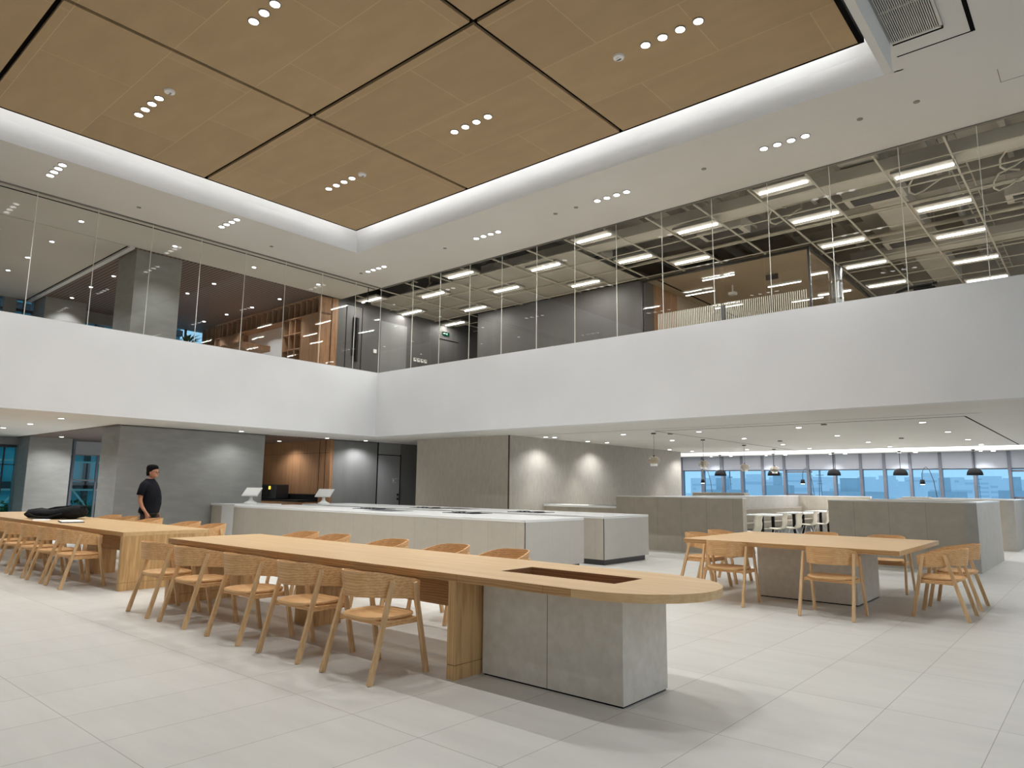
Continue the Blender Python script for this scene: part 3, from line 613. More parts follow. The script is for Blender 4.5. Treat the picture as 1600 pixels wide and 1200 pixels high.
# upper left rooms
def ux(x): return 'next to the glass' if x > -17.7 else 'second from the glass' if x > -19.8 else 'third from the glass' if x > -21.5 else 'fourth from the glass' if x > -22.9 else 'farthest from the glass'
def uy(y): return 'outermost row' if y < 4 else 'front row' if y < 6 else 'second row' if y < 8 else 'third row' if y < 10 else 'back row'
for (x, y) in [(a, b) for b in (4.9, 6.93) for a in (-16.72, -18.65, -20.5, -22.2)]+[(-23.83, 6.95), (-16.74, 9.0), (-19.0, 9.04), (-20.63, 9.03), (-16.76, 10.99), (-19.0, 11.12), (-20.63, 11.12), (-22.2, 11.07), (-23.82, 11.08), (-16.74, 2.8), (-20.5, 2.8)]:
    if -18.9 < x < -17.6 and 6.3 < y < 7.6: continue
    if (x, y) == (-23.83, 6.95): x, y = -24.0, 7.0
    where = 'white strip ceiling upstairs' if x > -17.6 else 'white lounge ceiling upstairs' if y < 6 else 'slatted ceiling upstairs'
    o = downlight((x, y, ZC-.02 if x < -17.6 else ZC), f'bright downlight in the {where}, {uy(y)}, {ux(x)}', f'downlights, {where}', PW_UP, scale=.8, hot=True, col=(.97, .98, 1))
# lower soffit
def lowy(y): return 'far left' if y < 3 else 'left of the dark stone' if y < 6 else 'beside the far column' if y < 8 else 'before the dark stone' if y < 10 else 'before the walnut wall' if y < 12.5 else 'before the grey door'
low = [(-17.0, 5.0), (-19.3, 5.05), (-21.3, 5.0), (-17.3, 9.1), (-19.5, 11.7), (-17.2, 11.85), (-17.15, 13.2), (-19.6, 7.3), (-23.6, 7.0), (-23.3, 8.6), (-21.0, 8.6), (-17.2, 1.8), (-20, 1.8)]
for x, y in low:
    if x == -17.3: x = -17.0
    where = 'the left soffit' if y < 6 else 'the timber recess' if x < -17.65 else 'the soffit strip'
    downlight((x, y, ZS-(.02 if x < -17.65 and y > 6.35 else 0)), f'downlight in {where}, {ux(x)[:-10].replace("next to", "nearest to")} atrium, {lowy(y)}', f'downlights in {where}', PW_LOW*((.45 if y < 12.5 else 1.2) if x > -17.65 and y > 6 else .9 if x < -17.65 and y > 11 else 1.2 if x < -23.5 else 2.8 if x < -17.65 and y > 6.3 else 1.2), scale=.9, size=150)
def cl(x): return 'first column' if x < -11 else 'second column' if x < -9 else 'third column' if x < -7 else 'fourth column' if x < -5.0 else 'fifth column' if x < -2 else 'last column'
def rw_(y): return 'front row' if y < 16.5 else 'second row' if y < 19 else 'third row' if y < 22 else 'fourth row' if y < 24 else 'back row'
for x, ys in ((-11.4, (15.1, 17.7, 23.3)), (-9.3, (15.2, 17.8, 23.1, 24.8)), (-7.35, (15.4, 18.1, 21.0, 23.4, 24.95)), (-5.07, (15.5, 18.3, 21.2, 23.7, 24.95)), (-2.73, (15.6, 18.4, 21.3, 23.7, 24.95)), (-.5, (15.6, 18.4, 21.3))):
    for y in ys:
        where = 'along the beige stone wall' if x < -11 else 'over the left booths' if x < -6.5 else 'over the right booths'
        dp = 'near the parapet' if y < 16.5 else 'in the middle rows' if y < 22 else 'near the lit slot'
        downlight((x, y, ZS), f'low ceiling downlight {where}, {dp}, {cl(x)}, {rw_(y)}', f'low ceiling downlights {where}, {dp}', PW_LOW*1.15, scale=.95, size=140)
for x, y in ((-12.6, 27.5), (-10.3, 27.5), (-7.9, 27.5), (-5.6, 27.5), (-3.2, 27.5)):
    downlight((x, y, ZS), f'downlight in the strip directly before the far windows, {cl(x)}', 'downlights before the far windows', PW_LOW*.6, scale=.85)
for o, pw, col, size in LAMPS:
    spot('downlight_lamp', (0, 0, -.03), pw, o, size, col)
# wall-washing spots on the beige stone
for y, lab in ((14.9, 'left'), (16.9, 'middle'), (21.9, 'right')):
    o = copy_tree(dl); o.location = (-11.55, y, ZS); tag(o, f'round downlight washing the beige stone wall, {lab} one', 'downlight')
    for ch in list(o.children):
        if ch.type == 'LIGHT': bpy.data.objects.remove(ch)
    l = spot('downlight_lamp', (0, 0, -.03), PW_LOW*1.6, o, 80); l.rotation_euler = (0, math.radians(-14), 0)

# detectors, sensors and sprinkler dots
sm = MB().lathe([(0, -.05), (.035, -.05), (.04, -.035), (.075, -.03), (.08, 0), (0, 0)], n=20).build('smoke_detector', 'whitepl', smooth=False)
MB().box(-.04, .04, -.004, .004, -.053, -.048).box(-.03, .03, .012, .018, -.053, -.048).build('vent', 'joint', sm)
for k, (x, y, z, lab) in enumerate([(-10.51, 4.08, ZW, 'left middle square of the timber ceiling'), (-10.54, 7.76, ZW, 'left far square of the timber ceiling'), (-4.73, 7.73, ZW, 'right far square of the timber ceiling')]):
    o = sm if k == 0 else copy_tree(sm); o.location = (x, y, z); tag(o, 'round smoke detector on the '+lab, 'detector')
sd = MB().cyl((0, 0, -.008), .045, .008, 16).build('sprinkler_cover', 'rim')
for k, (x, y, lab) in enumerate([(-14.915, 5.39, 'left of the corner'), (-14.92, 8.43, 'left of the corner, nearer to it'), (-14.96, 11.12, 'at the corner'), (-11.74, 11.15, 'just right of the corner'), (-8.38, 11.11, 'middle, left of two'), (-7.85, 11.11, 'middle, right of two'), (-5.07, 11.13, 'between the last two light rows'), (-2.47, 11.06, 'right, left of two'), (-1.7, 11.06, 'right, right of two')]):
    o = sd if k == 0 else copy_tree(sd); o.location = (x, y, ZC); tag(o, 'flush round sprinkler cover in the white ceiling, '+lab, 'sprinkler')

# ------------------------------------------------------------------ far window wall
fw = MB().box(-15.4, 5, 28.0, 28.2, -.2, .95).box(-15.4, 5, 28.0, 28.2, ZS-.01, 8.6).box(-25.6, -15.4, 28, 28.2, -.2, 8.6)
fw.box(-12.0, 5, 23.6, 23.6, 0, 0)
struct(fw.build('wall_far', 'white'))
mxs = [-15.3, -14.15, -13.2, -12.3, -11.48, -10.62, -9.76, -8.86, -7.9, -6.98, -6.2, -5.37, -4.45, -3.47, -2.5, -1.55, -.6, .35, 1.3, 2.25, 3.2, 4.15]
g = MB()
for x in mxs: g.box(x-.045, x+.045, 27.86, 28.1, .95, ZS)
g.box(-15.4, 5, 27.95, 28.05, .95, 1.0).box(-15.4, 5, 27.97, 28.03, 2.16, 2.2)
for x in (-9.7, -2.45): g.box(x, x+.95, 27.95, 28.03, 1.2, 1.27).box(x, x+.95, 27.95, 28.03, 2.08, 2.14)
w7 = struct(g.build('window_7', 'mullion'))
for a, b in zip(mxs[:-1], mxs[1:]):
    box('pane', 'glassblue', a+.045, b-.045, 27.99, 28.0, 1.0, ZS, w7)
for a, b in zip(mxs[:-1], mxs[1:]):
    bl = box('roller_blind', 'blind', a+.05, b-.05, 27.9, 27.91, 2.2, ZS-.01, w7)
p2 = bpy.data.lights.new('window_portal', 'AREA'); p2.shape = 'RECTANGLE'; p2.size = 18; p2.size_y = 1.2; p2.cycles.is_portal = True
pb2 = bpy.data.objects.new('window_portal', p2); COL.objects.link(pb2); pb2.location = (-4.5, 27.8, 1.6); pb2.rotation_euler = (math.radians(-90), 0, 0)
# lit slot
sl = struct(MB().box(-15.0, -1.65, 24.75, 27.15, ZS+.12, ZS+.15).build('ceiling_lit_slot', 'covepanel'))
for k, (x, y) in enumerate([(-11.0, 25.75), (-9.0, 25.9), (-6.95, 25.9), (-4.8, 25.9), (-2.7, 26.0)]):
    if k == 0:
        cs = MB().cyl((0, 0, -.0), .07, .42, 16).build('cylinder_spotlight', 'whitepl'); MB().cyl((0, 0, -.006), .06, .006, 16).build('lens', 'bulb', cs); o = cs
    else: o = copy_tree(cs)
    o.location = (x, y, ZS-.09); tag(o, 'white cylinder spotlight in the lit ceiling slot, '+['leftmost', 'second from left', 'middle', 'second from right', 'rightmost'][k]+' of five', 'spotlight')

# black dome pendants before the windows
dm = empty('dome_pendant', (0, 0, 0))
MB().lathe([(.0, .235), (.05, .232), (.12, .21), (.18, .16), (.215, .09), (.23, 0), (.222, 0), (.205, .09), (.17, .15), (.11, .195), (0, .215)], n=32).build('shade', 'black', dm, smooth=True)
MB().cyl((0, 0, .23), .01, .58, 8).build('cord', 'black', dm); MB().cyl((0, 0, .79), .05, .03, 16).build('canopy', 'black', dm); MB().lathe([(0, .02), (.04, .03), (.05, .07), (.03, .11), (0, .12)], n=12).build('bulb', 'bulb', dm, smooth=True)
for k, x in enumerate((-11.82, -9.7, -7.55, -5.42, -3.3)):
    o = dm if k == 0 else copy_tree(dm); o.location = (x, 26.6, 1.94)
    tag(o, 'black dome pendant lamp before the far windows, '+['leftmost', 'second from the left', 'middle', 'second from the right', 'rightmost'][k]+' of five', 'pendant lamp')
ar = empty('arc_lamp', (0, 0, 0))
MB().tube([(.42, 0, 0), (.36, 0, 1.2), (.30, 0, 1.75), (.2, 0, 2.1), (.1, 0, 2.2), (.02, 0, 2.12), (-.02, 0, 1.95), (-.02, 0, 1.78)], .011, 8).build('arm', 'steel_d', ar, smooth=True)
MB().lathe([(.0, 1.79), (.06, 1.79), (.085, 1.64), (.08, 1.64), (.055, 1.78)], (-.02, 0, 0), n=20).build('shade', 'black', ar, smooth=True)
MB().cyl((.42, 0, 0), .14, .03, 24).build('base', 'black', ar); MB().cyl((-.02, 0, 1.635), .07, .01, 16).build('diffuser', 'bulb', ar)
for k, x in enumerate((-12.25, -8.42, -4.65)):
    o = ar if k == 0 else copy_tree(ar); o.location = (x, 25.95, 0)
    tag(o, 'thin black arc floor lamp with small shade, '+['left', 'middle', 'right'][k]+' one of three behind the booths', 'floor lamp')

# smoky glass pendants in a row going away
gp = empty('glass_pendant', (0, 0, 0))
MB().lathe([(.02, .19), (.06, .185), (.12, .15), (.145, .09), (.13, .03), (.1, .0), (.096, .0), (.125, .03), (.138, .09), (.115, .145), (.055, .178), (.02, .182)], n=26).build('outer_globe', 'lampglass', gp, smooth=True)
MB().lathe([(.02, .16), (.05, .15), (.07, .1), (.06, .05), (.03, .03)], n=20).build('inner_globe', 'lampglass', gp, smooth=True)
MB().cyl((0, 0, -.05), .085, .06, 22).build('diffuser', 'whitepl', gp); MB().cyl((0, 0, .18), .02, .03, 12).build('cap', 'black', gp)
MB().cyl((0, 0, .2), .004, .55, 6).build('cord', 'steel_d', gp); MB().cyl((0, 0, .735), .06, .025, 18).build('canopy', 'black', gp)
for k, y in enumerate((15.3, 18.05, 20.9, 23.4)):
    o = gp if k == 0 else copy_tree(gp); o.location = (-8.5, y, 2.0)
    tag(o, 'smoky glass pendant lamp on a thin cord, '+['nearest', 'second', 'third', 'farthest'][k]+' of the row of four', 'pendant lamp')
# small ceiling fittings in the low ceiling
for k, (x, y, lab) in enumerate([(-8.2, 15.6, 'beside the nearest glass pendant'), (-6.9, 19.5, 'between the rows of downlights'), (-4.4, 15.0, 'near the shadow gap'), (-4.0, 20.0, 'over the right booth')]):
    tag(MB().box(x-.05, x+.05, y-.05, y+.05, ZS-.03, ZS).build('motion_sensor', 'rim', bevel=.01), 'small grey square sensor in the low ceiling, '+lab, 'sensor')

# ------------------------------------------------------------------ outside
sbox('floor_outside', 'ground', -1500, 1500, 28.4, 2500, -14.2, -14)
sbox('floor_terrace', 'ground', -90, -25.8, -40, 27, -.4, -.2)
ORD = ['first','second','third','fourth','fifth','sixth','seventh','eighth','ninth','tenth','eleventh','twelfth','thirteenth','fourteenth','fifteenth','sixteenth','seventeenth','eighteenth','nineteenth','twentieth','last']
bl = [(-112, 260, 28, 16.4), (-84, 262, 12, 18), (-66, 300, 24, 17), (-150, 380, 26, 21), (-112, 385, 20, 19), (-88, 402, 24, 20.5), (-60, 390, 22, 19), (-24, 400, 34, 19.5), (-250, 560, 50, 23.5), (-190, 570, 44, 26), (-140, 575, 36, 23), (-95, 560, 34, 25.5), (-50, 565, 26, 22), (-20, 560, 30, 24), (-78, 176, 10, 15.4), (-62, 172, 6, 16.6), (-45, 170, 12, 15.3), (-28, 180, 7, 15.5), (-16, 190, 7, 15.9), (-310, 690, 60, 27), (-75, 700, 50, 26)]
for k, (x, y, w, h) in enumerate(bl):
    far_ = 'nearest' if y < 200 else 'middle-distance' if y < 350 else 'distant' if y < 500 else 'remote'
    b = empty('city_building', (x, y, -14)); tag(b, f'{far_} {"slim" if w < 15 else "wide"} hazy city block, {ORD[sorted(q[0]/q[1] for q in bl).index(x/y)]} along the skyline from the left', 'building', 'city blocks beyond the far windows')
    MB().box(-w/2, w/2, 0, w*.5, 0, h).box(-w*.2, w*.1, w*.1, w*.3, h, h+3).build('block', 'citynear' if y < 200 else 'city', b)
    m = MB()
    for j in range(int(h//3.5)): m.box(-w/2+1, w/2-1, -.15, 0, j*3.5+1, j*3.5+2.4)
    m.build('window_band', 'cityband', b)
for k, (x, y) in enumerate([(-52, 172), (-86, 200), (-28, 230)]):
    t = empty('radio_mast', (x, y, -14)); tag(t, 'thin lattice mast in the skyline outside, '+['behind the middle windows', 'behind the left windows', 'behind the right windows'][k], 'mast')
    MB().bar((-.8, 0, 0), (0, 0, 22.5), .14, .14).bar((.8, 0, 0), (0, 0, 22.5), .14, .14).bar((-.9, 0, 19), (.9, 0, 19), .12, .12).bar((-.6, 0, 17), (.6, 0, 17), .12, .12).build('lattice', 'mullion', t)
# left outside: building with teal screens, scaffold rails, hedge
b = empty('neighbour_building', (-37, 8, -.2)); tag(b, 'teal screened building seen through the lower left windows', 'building')
MB().box(-4, 0, -14, 8, 0, 14).build('facade', noise_mat('teal_screen', srgb(70, 150, 170), srgb(120, 190, 200), (.8, .8, .8), rough=.7), b)
m = MB()
for z in range(0, 14, 2): m.box(0, .3, -14, 8, z+1.3, z+1.6)
for y in range(-14, 8, 2): m.box(0, .3, y, y+.2, 0, 14)
m.build('frame', 'mull_d', b)
b = empty('steel_scaffold', (-31.5, 9, -.2)); tag(b, 'pale steel scaffold with a diagonal brace outside the lower left window', 'scaffold')
m = MB()
for y in (-4, -2, 0, 2, 4): m.bar((0, y, 0), (0, y, 5), .07, .07)
for z in (1.3, 2.4, 3.4): m.bar((0, -4, z), (0, 4, z), .07, .07)
m.bar((0, -2, 0), (0, 0, 2.4), .06, .06).bar((0, 0, 2.4), (0, 2, 0), .06, .06).build('tube_frame', 'whitepl', b)
hd = MB()
for k in range(2600):
    p0 = Vector((random.uniform(-29.6, -28.2), random.uniform(-4, 14), random.uniform(-.2, .75))); d = Vector((random.uniform(-1, 1), random.uniform(-1, 1), random.uniform(-.3, 1))).normalized()*.14; s = d.cross(Vector((.3, .2, 1))).normalized()*.06
    hd.add([p0, p0+d*.5-s, p0+d, p0+d*.5+s], [(0, 1, 2, 3)])
hd.box(-29.5, -28.3, -4, 14, -.2, .55)
tag(hd.build('hedge', 'leaf'), 'dark green hedge outside the lower left windows', 'hedge')

# ------------------------------------------------------------------ low partitions and booths
def partition(label, pieces):
    p = empty('low_partition', (0, 0, 0)); tag(p, label, 'partition')
    f = MB(); s = MB(); c = MB()
    for k, (x0, x1, y0, y1) in enumerate(pieces):
        (f if (x1-x0) > (y1-y0) else s).box(x0, x1, y0, y1, 0, 1.205); c.box(x0-.004, x1+.004, y0-.004, y1+.004, 1.205, 1.225)
    if f.v: f.build('panel', 'partition', p)
    if s.v: s.build('side_panel', 'partition_y', p)
    c.build('coping', 'quartz', p); return p
partition('long grey low partition left of the booth opening, behind the square-cornered table', [(-9.25, -6.08, 14.75, 14.95)])
partition('white inner side and dark back of the booth enclosure beneath the windows', [(-8.6, -8.4, 15.3, 25.5), (-8.4, -6.1, 25.3, 25.5)])
partition('big grey low partition with white end, behind the right side of the square-cornered table', [(-4.33, -2.05, 14.75, 14.95), (-2.05, -1.85, 14.75, 18.05), (-4.33, -2.05, 17.85, 18.05)])
partition('low partition at the right edge of the photo beyond the big one', [(-4.4, -2.05, 20.9, 21.1), (-2.05, -1.85, 20.9, 24.6), (-4.4, -2.05, 24.4, 24.6)])
tag(box('planter_box', 'greige', -10.8, -9.0, 22, 22.4, 0, 1.3, bevel=.01), 'pale low box standing behind the long left partition under the windows', 'planter')
tag(box('end_cabinet', 'greige', -4.7, -4.0, 23.0, 23.4, 0, 1.25, bevel=.01), 'pale low cabinet behind the big right partition', 'cabinet')
bn = empty('bench_seat', (-8.15, 20.3, 0)); tag(bn, 'long taupe upholstered bench along the white inner booth wall', 'bench')
MB().box(-.24, .3, -4.4, 4.9, .3, .46).build('seat_cushion', 'bench', bn, bevel=.02); MB().box(-.24, -.1, -4.4, 4.9, .46, .84).build('backrest', 'bench', bn, bevel=.02); MB().box(-.22, .25, -4.4, 4.9, 0, .3).build('plinth', 'darkwall', bn)
bt = empty('booth_table', (0, 0, 0))
MB().box(-.4, .4, -.7, .7, .71, .74).build('tabletop', 'quartz', bt, bevel=.005)
for s in (-1, 1): MB().cyl((0, .4*s, .03), .045, .68, 12).build('leg', 'black', bt); 
for s in (-1, 1): MB().cyl((0, .4*s, 0), .22, .03, 24).build('foot_plate', 'black', bt)
for k, y in enumerate((19.4, 21.9, 24.4)):
    o = bt if k == 0 else copy_tree(bt); o.location = (-7.3, y, 0); tag(o, 'white booth table on black pedestals, '+['nearest', 'middle', 'farthest'][k]+' along the bench', 'table')
def shell_chair():
    c = empty('shell_chair', (0, 0, 0))
    pr_ = [(.24, .43), (.2, .445), (.05, .44), (-.08, .43), (-.16, .45), (-.2, .52), (-.215, .62), (-.205, .7), (-.235, .8), (-.25, .83)]
    g = MB(); rings = []
    for y, z in pr_:
        wv = .21 if z < .5 else .2
        rings.append([(-wv, y, z+.018), (-wv*.5, y, z+.004), (0, y, z), (wv*.5, y, z+.004), (wv, y, z+.018)])
    vs = [v for r in rings for v in r]; fs = []
    for k in range(len(rings)-1):
        for i in range(4): fs.append((k*5+i, k*5+i+1, (k+1)*5+i+1, (k+1)*5+i))
    o = MB().add(vs, fs).build('shell', 'shell', c, smooth=True); m = o.modifiers.new('solidify', 'SOLIDIFY'); m.thickness = .012; m.offset = 0
    for sx in (-1, 1):
        for sy in (-1, 1): MB().tube([(.12*sx, .08*sy, .425), (.2*sx, .21*sy, .0)], .011, 8).build('leg', 'chrome', c)
    return c
sc = shell_chair()
for k, (x, y, lab) in enumerate([(-6.35, 15.75, 'nearest, half hidden by the partition end'), (-6.45, 17.7, 'second, at the first booth table'), (-6.35, 18.45, 'third, close behind the second'), (-6.62, 20.6, 'fourth, at the middle booth table'), (-6.55, 21.5, 'farthest, beside the partition on the right')]):
    o = sc if k == 0 else copy_tree(sc); o.location = (x, y, 0); o.rotation_euler = (0, 0, math.radians(90+(-4, 3, -2, 2, 5)[k])); tag(o, 'cream moulded shell chair on chrome legs, '+lab, 'chair', 'cream shell chairs in the booth')

# ------------------------------------------------------------------ kitchen counters
def counter(name, label, x0, x1, y0, y1, hobs, hoby, top=.885):
    c = empty(name, (x1, (y0+y1)/2, 0)); tag(c, label, 'counter'); ox, oy = x1, (y0+y1)/2
    MB().box(x0-ox+.06, -.06, y0-oy+.06, y1-oy-.06, 0, .1).build('plinth', 'steel_d', c)
    MB().box(x0-ox, -.004, y0-oy+.004, y0-oy+.02, .1, top-.045).build('front_panel', 'counter_front', c)
    MB().box(x0-ox, -.02, y0-oy+.02, y1-oy-.004, .1, top-.045).build('body', 'counter_front', c)
    MB().box(-.02, -.002, y0-oy+.004, y1-oy-.004, .1, top-.045).build('end_panel', 'counter_side', c)
    MB().box(x0-ox, .0, y0-oy, y1-oy, top-.045, top).build('countertop', 'quartz', c, bevel=.004)
    for hx in hobs:
        h = MB().box(hx-ox-.42, hx-ox+.42, hoby-oy-.27, hoby-oy+.27, top, top+.008).build('cooktop', 'hob', c)
        r = MB()
        for sx in (-.2, .2): r.lathe([(.11, .0), (.115, .012), (.1, .014), (.095, .0)], (hx-ox+sx, hoby-oy+.03, top+.008), 20)
        r.build('burner_ring', 'steel_d', h)
        for k in range(4): MB().cyl((hx-ox-.18+.12*k, hoby-oy-.21, top+.008), .022, .022, 12).build('knob', 'steel', h)
    return c
MT['counter_front'] = tile_mat('beige_counter_panel', srgb(184, 177, 164), srgb(180, 173, 160), srgb(158, 150, 137), .61, 3, .003, plane='X', loc=(0, 0, .3), rough=.55, ns=5, amt=.06)
MT['counter_side'] = tile_mat('light_counter_end_panel', srgb(188, 184, 177), srgb(185, 181, 174), srgb(165, 161, 154), .61, 3, .002, plane='Y', loc=(.02, 0, .3), rough=.5, ns=5, amt=.05)
ca = counter('kitchen_counter', 'long beige kitchen counter with white top, nearest behind the oak tables', -16.4, -7.16, 8.72, 10.35, (-9.7, -12.6), 10.0)
cb = counter('kitchen_counter', 'second kitchen counter with white top, its end standing right of the first', -17.0, -7.16, 11.0, 12.62, (-9.3, -12.4), 11.5)
sk = MB().box(-4.9, -4.0, -.25, .35, .885, .889).build('sink', 'steel', ca)
sk = MB().box(-5.2, -4.2, -.3, .3, .885, .889).build('sink', 'steel', cb)
fb = empty('side_counter', (-10.6, 15.6, 0)); tag(fb, 'low pale counter against the beige stone wall behind the kitchen counters', 'counter')
MB().box(-1.3, 1.35, -.3, .4, 0, .9).build('body', 'partition', fb); MB().box(-1.3, 1.37, -.32, .42, .9, .95).build('countertop', 'quartz', fb); MB().box(.1, .9, -.2, .2, .95, .96).build('cooktop', 'hob', fb)
for k in range(3): MB().cyl((.55+.12*k, -.14, .96), .02, .02, 10).build('knob', 'steel', fb)
pc = empty('service_counter', (-17.03, 9.1, 0)); tag(pc, 'short service counter with a white end panel at the left end of the kitchen', 'counter')
MB().box(-.58, .6, -.34, .9, 0, .86).build('body', 'counter_front', pc); MB().box(-.6, .62, -.36, .92, .86, .905).build('countertop', 'quartz', pc, bevel=.004); MB().box(-.02, .58, -.355, -.34, 0, .86).build('end_panel', 'quartz', pc)
for k, (x, y, z) in enumerate([(-16.85, 9.4, .905), (-16.35, 11.25, .885)]):
    t = empty('register_terminal', (x, y, z), math.radians(20)); t.scale = (1.3, 1.3, 1.15); tag(t, 'white tablet register on a round foot, '+('left one on the service counter end' if k == 0 else 'right one in front of the walnut wall'), 'register')
    MB().lathe([(0, 0), (.13, 0), (.12, .03), (.06, .06), (.035, .09), (.03, .16), (0, .16)], n=24).build('stand', 'whitepl', t, smooth=True)
    s_ = MB().box(-.19, .19, -.012, .012, -.12, .12).build('screen', 'whitepl', t, bevel=.008); s_.location = (0, .02, .26); s_.rotation_euler = (math.radians(-40), 0, 0)
    b_ = MB().box(-.17, .17, -.016, -.012, -.1, .1).build('screen_face', 'paper', s_)
bk = empty('back_counter', (-19.8, 12.0, 0)); tag(bk, 'black coffee counter along the walnut wall', 'counter')
MB().box(-2.05, 1.6, -.35, .28, 0, .9).build('body', 'brownwood', bk); MB().box(-2.05, 1.62, -.38, .28, .9, .95).build('countertop', 'black', bk); MB().box(-2.05, 1.62, .24, .28, .95, 1.12).build('splashback', 'black', bk)
cm = empty('coffee_machine', (-20.9, 11.95, .95)); tag(cm, 'black espresso machine, left of two appliances on the coffee counter', 'coffee machine')
MB().box(-.38, .36, -.22, .2, 0, .08).box(-.38, .36, .0, .2, .08, .42).box(-.38, .36, -.22, .2, .34, .45).box(.28, .36, -.22, .2, .08, .34).build('body', 'black', cm, bevel=.008)
MB().cyl((-.15, -.12, .25), .04, .09, 12).cyl((.1, -.12, .25), .04, .09, 12).build('group_head', 'steel', cm); MB().box(-.3, .2, -.225, -.22, .37, .4).build('display', 'steel', cm)
ov = empty('countertop_oven', (-20.0, 11.95, .95)); tag(ov, 'dark boxy oven with small amber display, right appliance on the coffee counter', 'oven')
MB().box(-.42, .42, -.22, .22, .02, .45).build('body', 'steel_d', ov, bevel=.008); MB().box(-.4, .1, -.23, -.22, .06, .4).build('door', 'black', ov)
MB().box(.02, .12, -.236, -.228, .3, .4).build('display', emit('amber_display', srgb(240, 190, 70), 1.2), ov)

# ------------------------------------------------------------------ oak tables
def long_table(name, label, x0, x1, panels, cores, rounded, concrete):
    """table top z .70-.755, long side along X, centre line at local y=0 (width 1.17)"""
    t = empty(name, (x1, 4.365, 0)); tag(t, label, 'table'); L = x0-x1; h = .585
    g = MB()
    if rounded:
        r = .70
        poly = [(-r-.001, -h)]
        for k in range(0, 33):
            a = -math.pi/2+math.pi*k/32; ca_, sa_ = math.cos(a), math.sin(a)
            poly.append((-r+r*abs(ca_)**.92, h*math.copysign(abs(sa_)**.98, sa_)))
        poly.append((-r-.001, h))
        g.prism(poly, .70, .755)
        sx0, sx1, sy0, sy1 = -1.68, -.64, -.185, .205
        poly2 = poly
        g = MB()
        # ring of top pieces around the slot
        g.box(L, sx0, -h, h, .70, .755); g.box(sx0, -r, -h, sy0, .70, .755); g.box(sx0, -r, sy1, h, .70, .755)
        tip = poly[1:-1]
        low = [p for p in tip if p[1] <= sy0+1e-6]; hi = [p for p in tip if p[1] >= sy1-1e-6]
        midp = [p for p in tip if sy0 < p[1] < sy1]
        def xat(yv):
            for a, b in zip(tip[:-1], tip[1:]):
                if a[1] <= yv <= b[1]: return a[0]+(b[0]-a[0])*(yv-a[1])/max(b[1]-a[1], 1e-9)
        g.prism([(-r, -h)]+low+[(xat(sy0), sy0), (-r, sy0)], .70, .755)
        g.prism([(-r, sy1), (xat(sy1), sy1)]+hi+[(-r, h)], .70, .755)
        g.prism([(sx1, sy0), (xat(sy0), sy0)]+midp+[(xat(sy1), sy1), (sx1, sy1)], .70, .755)
        top = g.build('tabletop', 'oak', t)
        MB().box(sx0-.001, sx1+.001, sy0-.001, sy1+.001, .58, .6).box(sx0-.001, sx0+.008, sy0, sy1, .6, .7535).box(sx1-.008, sx1+.001, sy0, sy1, .6, .7535).box(sx0+.008, sx1-.008, sy0-.001, sy0+.008, .6, .7535).box(sx0+.008, sx1-.008, sy1-.008, sy1+.001, .6, .7535).build('cable_trough', 'slot', t)
    else:
        g.box(L, 0, -h, h, .70, .755); top = g.build('tabletop', 'oak', t, bevel=.003)
    e = MB().box(L+.0, -.72 if rounded else -.0, -h-.0012, -h, .702, .753); e.build('edge_band', 'oak_edge', t)
    s = MB()
    for x in ([-1.76, -.95, -4.2] if rounded else [-2.6, -5.2]): s.box(x-.0015, x+.0015, -h-.002, -h, .70, .755)
    s.build('edge_joint', 'slot', t)
    for a, b in panels:
        pn = MB().box(a, b, -h+.004, h-.004, .105, .70).build('leg', 'oak_z', t); MB().box(a, b, -h+.004, h-.004, .0, .1).build('foot', 'oak_z', pn)
        MB().box(a+.003, b-.003, -h+.007, h-.007, .098, .107).build('foot_joint', 'slot', pn)
    for a, b in cores: MB().box(a, b, -.14, .16, 0, .42).build('middle_leg', 'oak_z', t)
    MB().box(panels[0][0]+.08, panels[-1][0], -.16, .16, .42, .70).build('apron', 'oak_edge', t)
    if concrete:
        a, b, c, d = concrete
        cb_ = MB().box(a, b, c, d, .012, .57).box(a, b, c, -.2, .57, .70).box(a, b, .22, d, .57, .70).box(b-.03, b, -.2, .22, .57, .70).box(a, a+.04, -.2, .22, .57, .70).build('concrete_block', 'concrete', t)
        cb_['label'] = 'grey concrete plinth'
        MB().box(a+.01, b-.01, c+.01, d-.01, 0, .014).build('shadow_base', 'joint', t)
        MB().box((a+b)/2-.0015, (a+b)/2+.0015, c-.001, c+.002, .012, .70).build('panel_joint', 'joint', t)
    return t
long_table('communal_table', 'long oak table with a rounded end on a concrete block, in the foreground', -8.6, -2.0, [(-6.6, -6.52), (-1.85, -1.77)], [(-4.55, -4.17)], True, (-1.74, -.505, -.31, .28))
long_table('communal_table', 'long oak table with square end panel at the left edge, a bag lying on it', -18.1, -9.95, [(-8.15, -8.07), (-.08, 0)], [(-2.55, -2.15), (-5.6, -5.2)], False, None)
t3 = empty('square_table', (-3.09, 9.8, 0)); tag(t3, 'oak table with square corners on a concrete block, right of the kitchen counters', 'table')
MB().box(-1.3, 1.26, -1.14, 1.14, .70, .755).build('tabletop', 'oak', t3, bevel=.003)
MB().box(-1.3, 1.26, -1.1412, -1.14, .702, .753).build('edge_band', 'oak_edge', t3)
MB().box(-.63, .6, -.34, .72, .012, .70).build('concrete_block', 'concrete', t3, bevel=.003); MB().box(-.62, .59, -.33, .71, 0, .014).build('shadow_base', 'joint', t3)

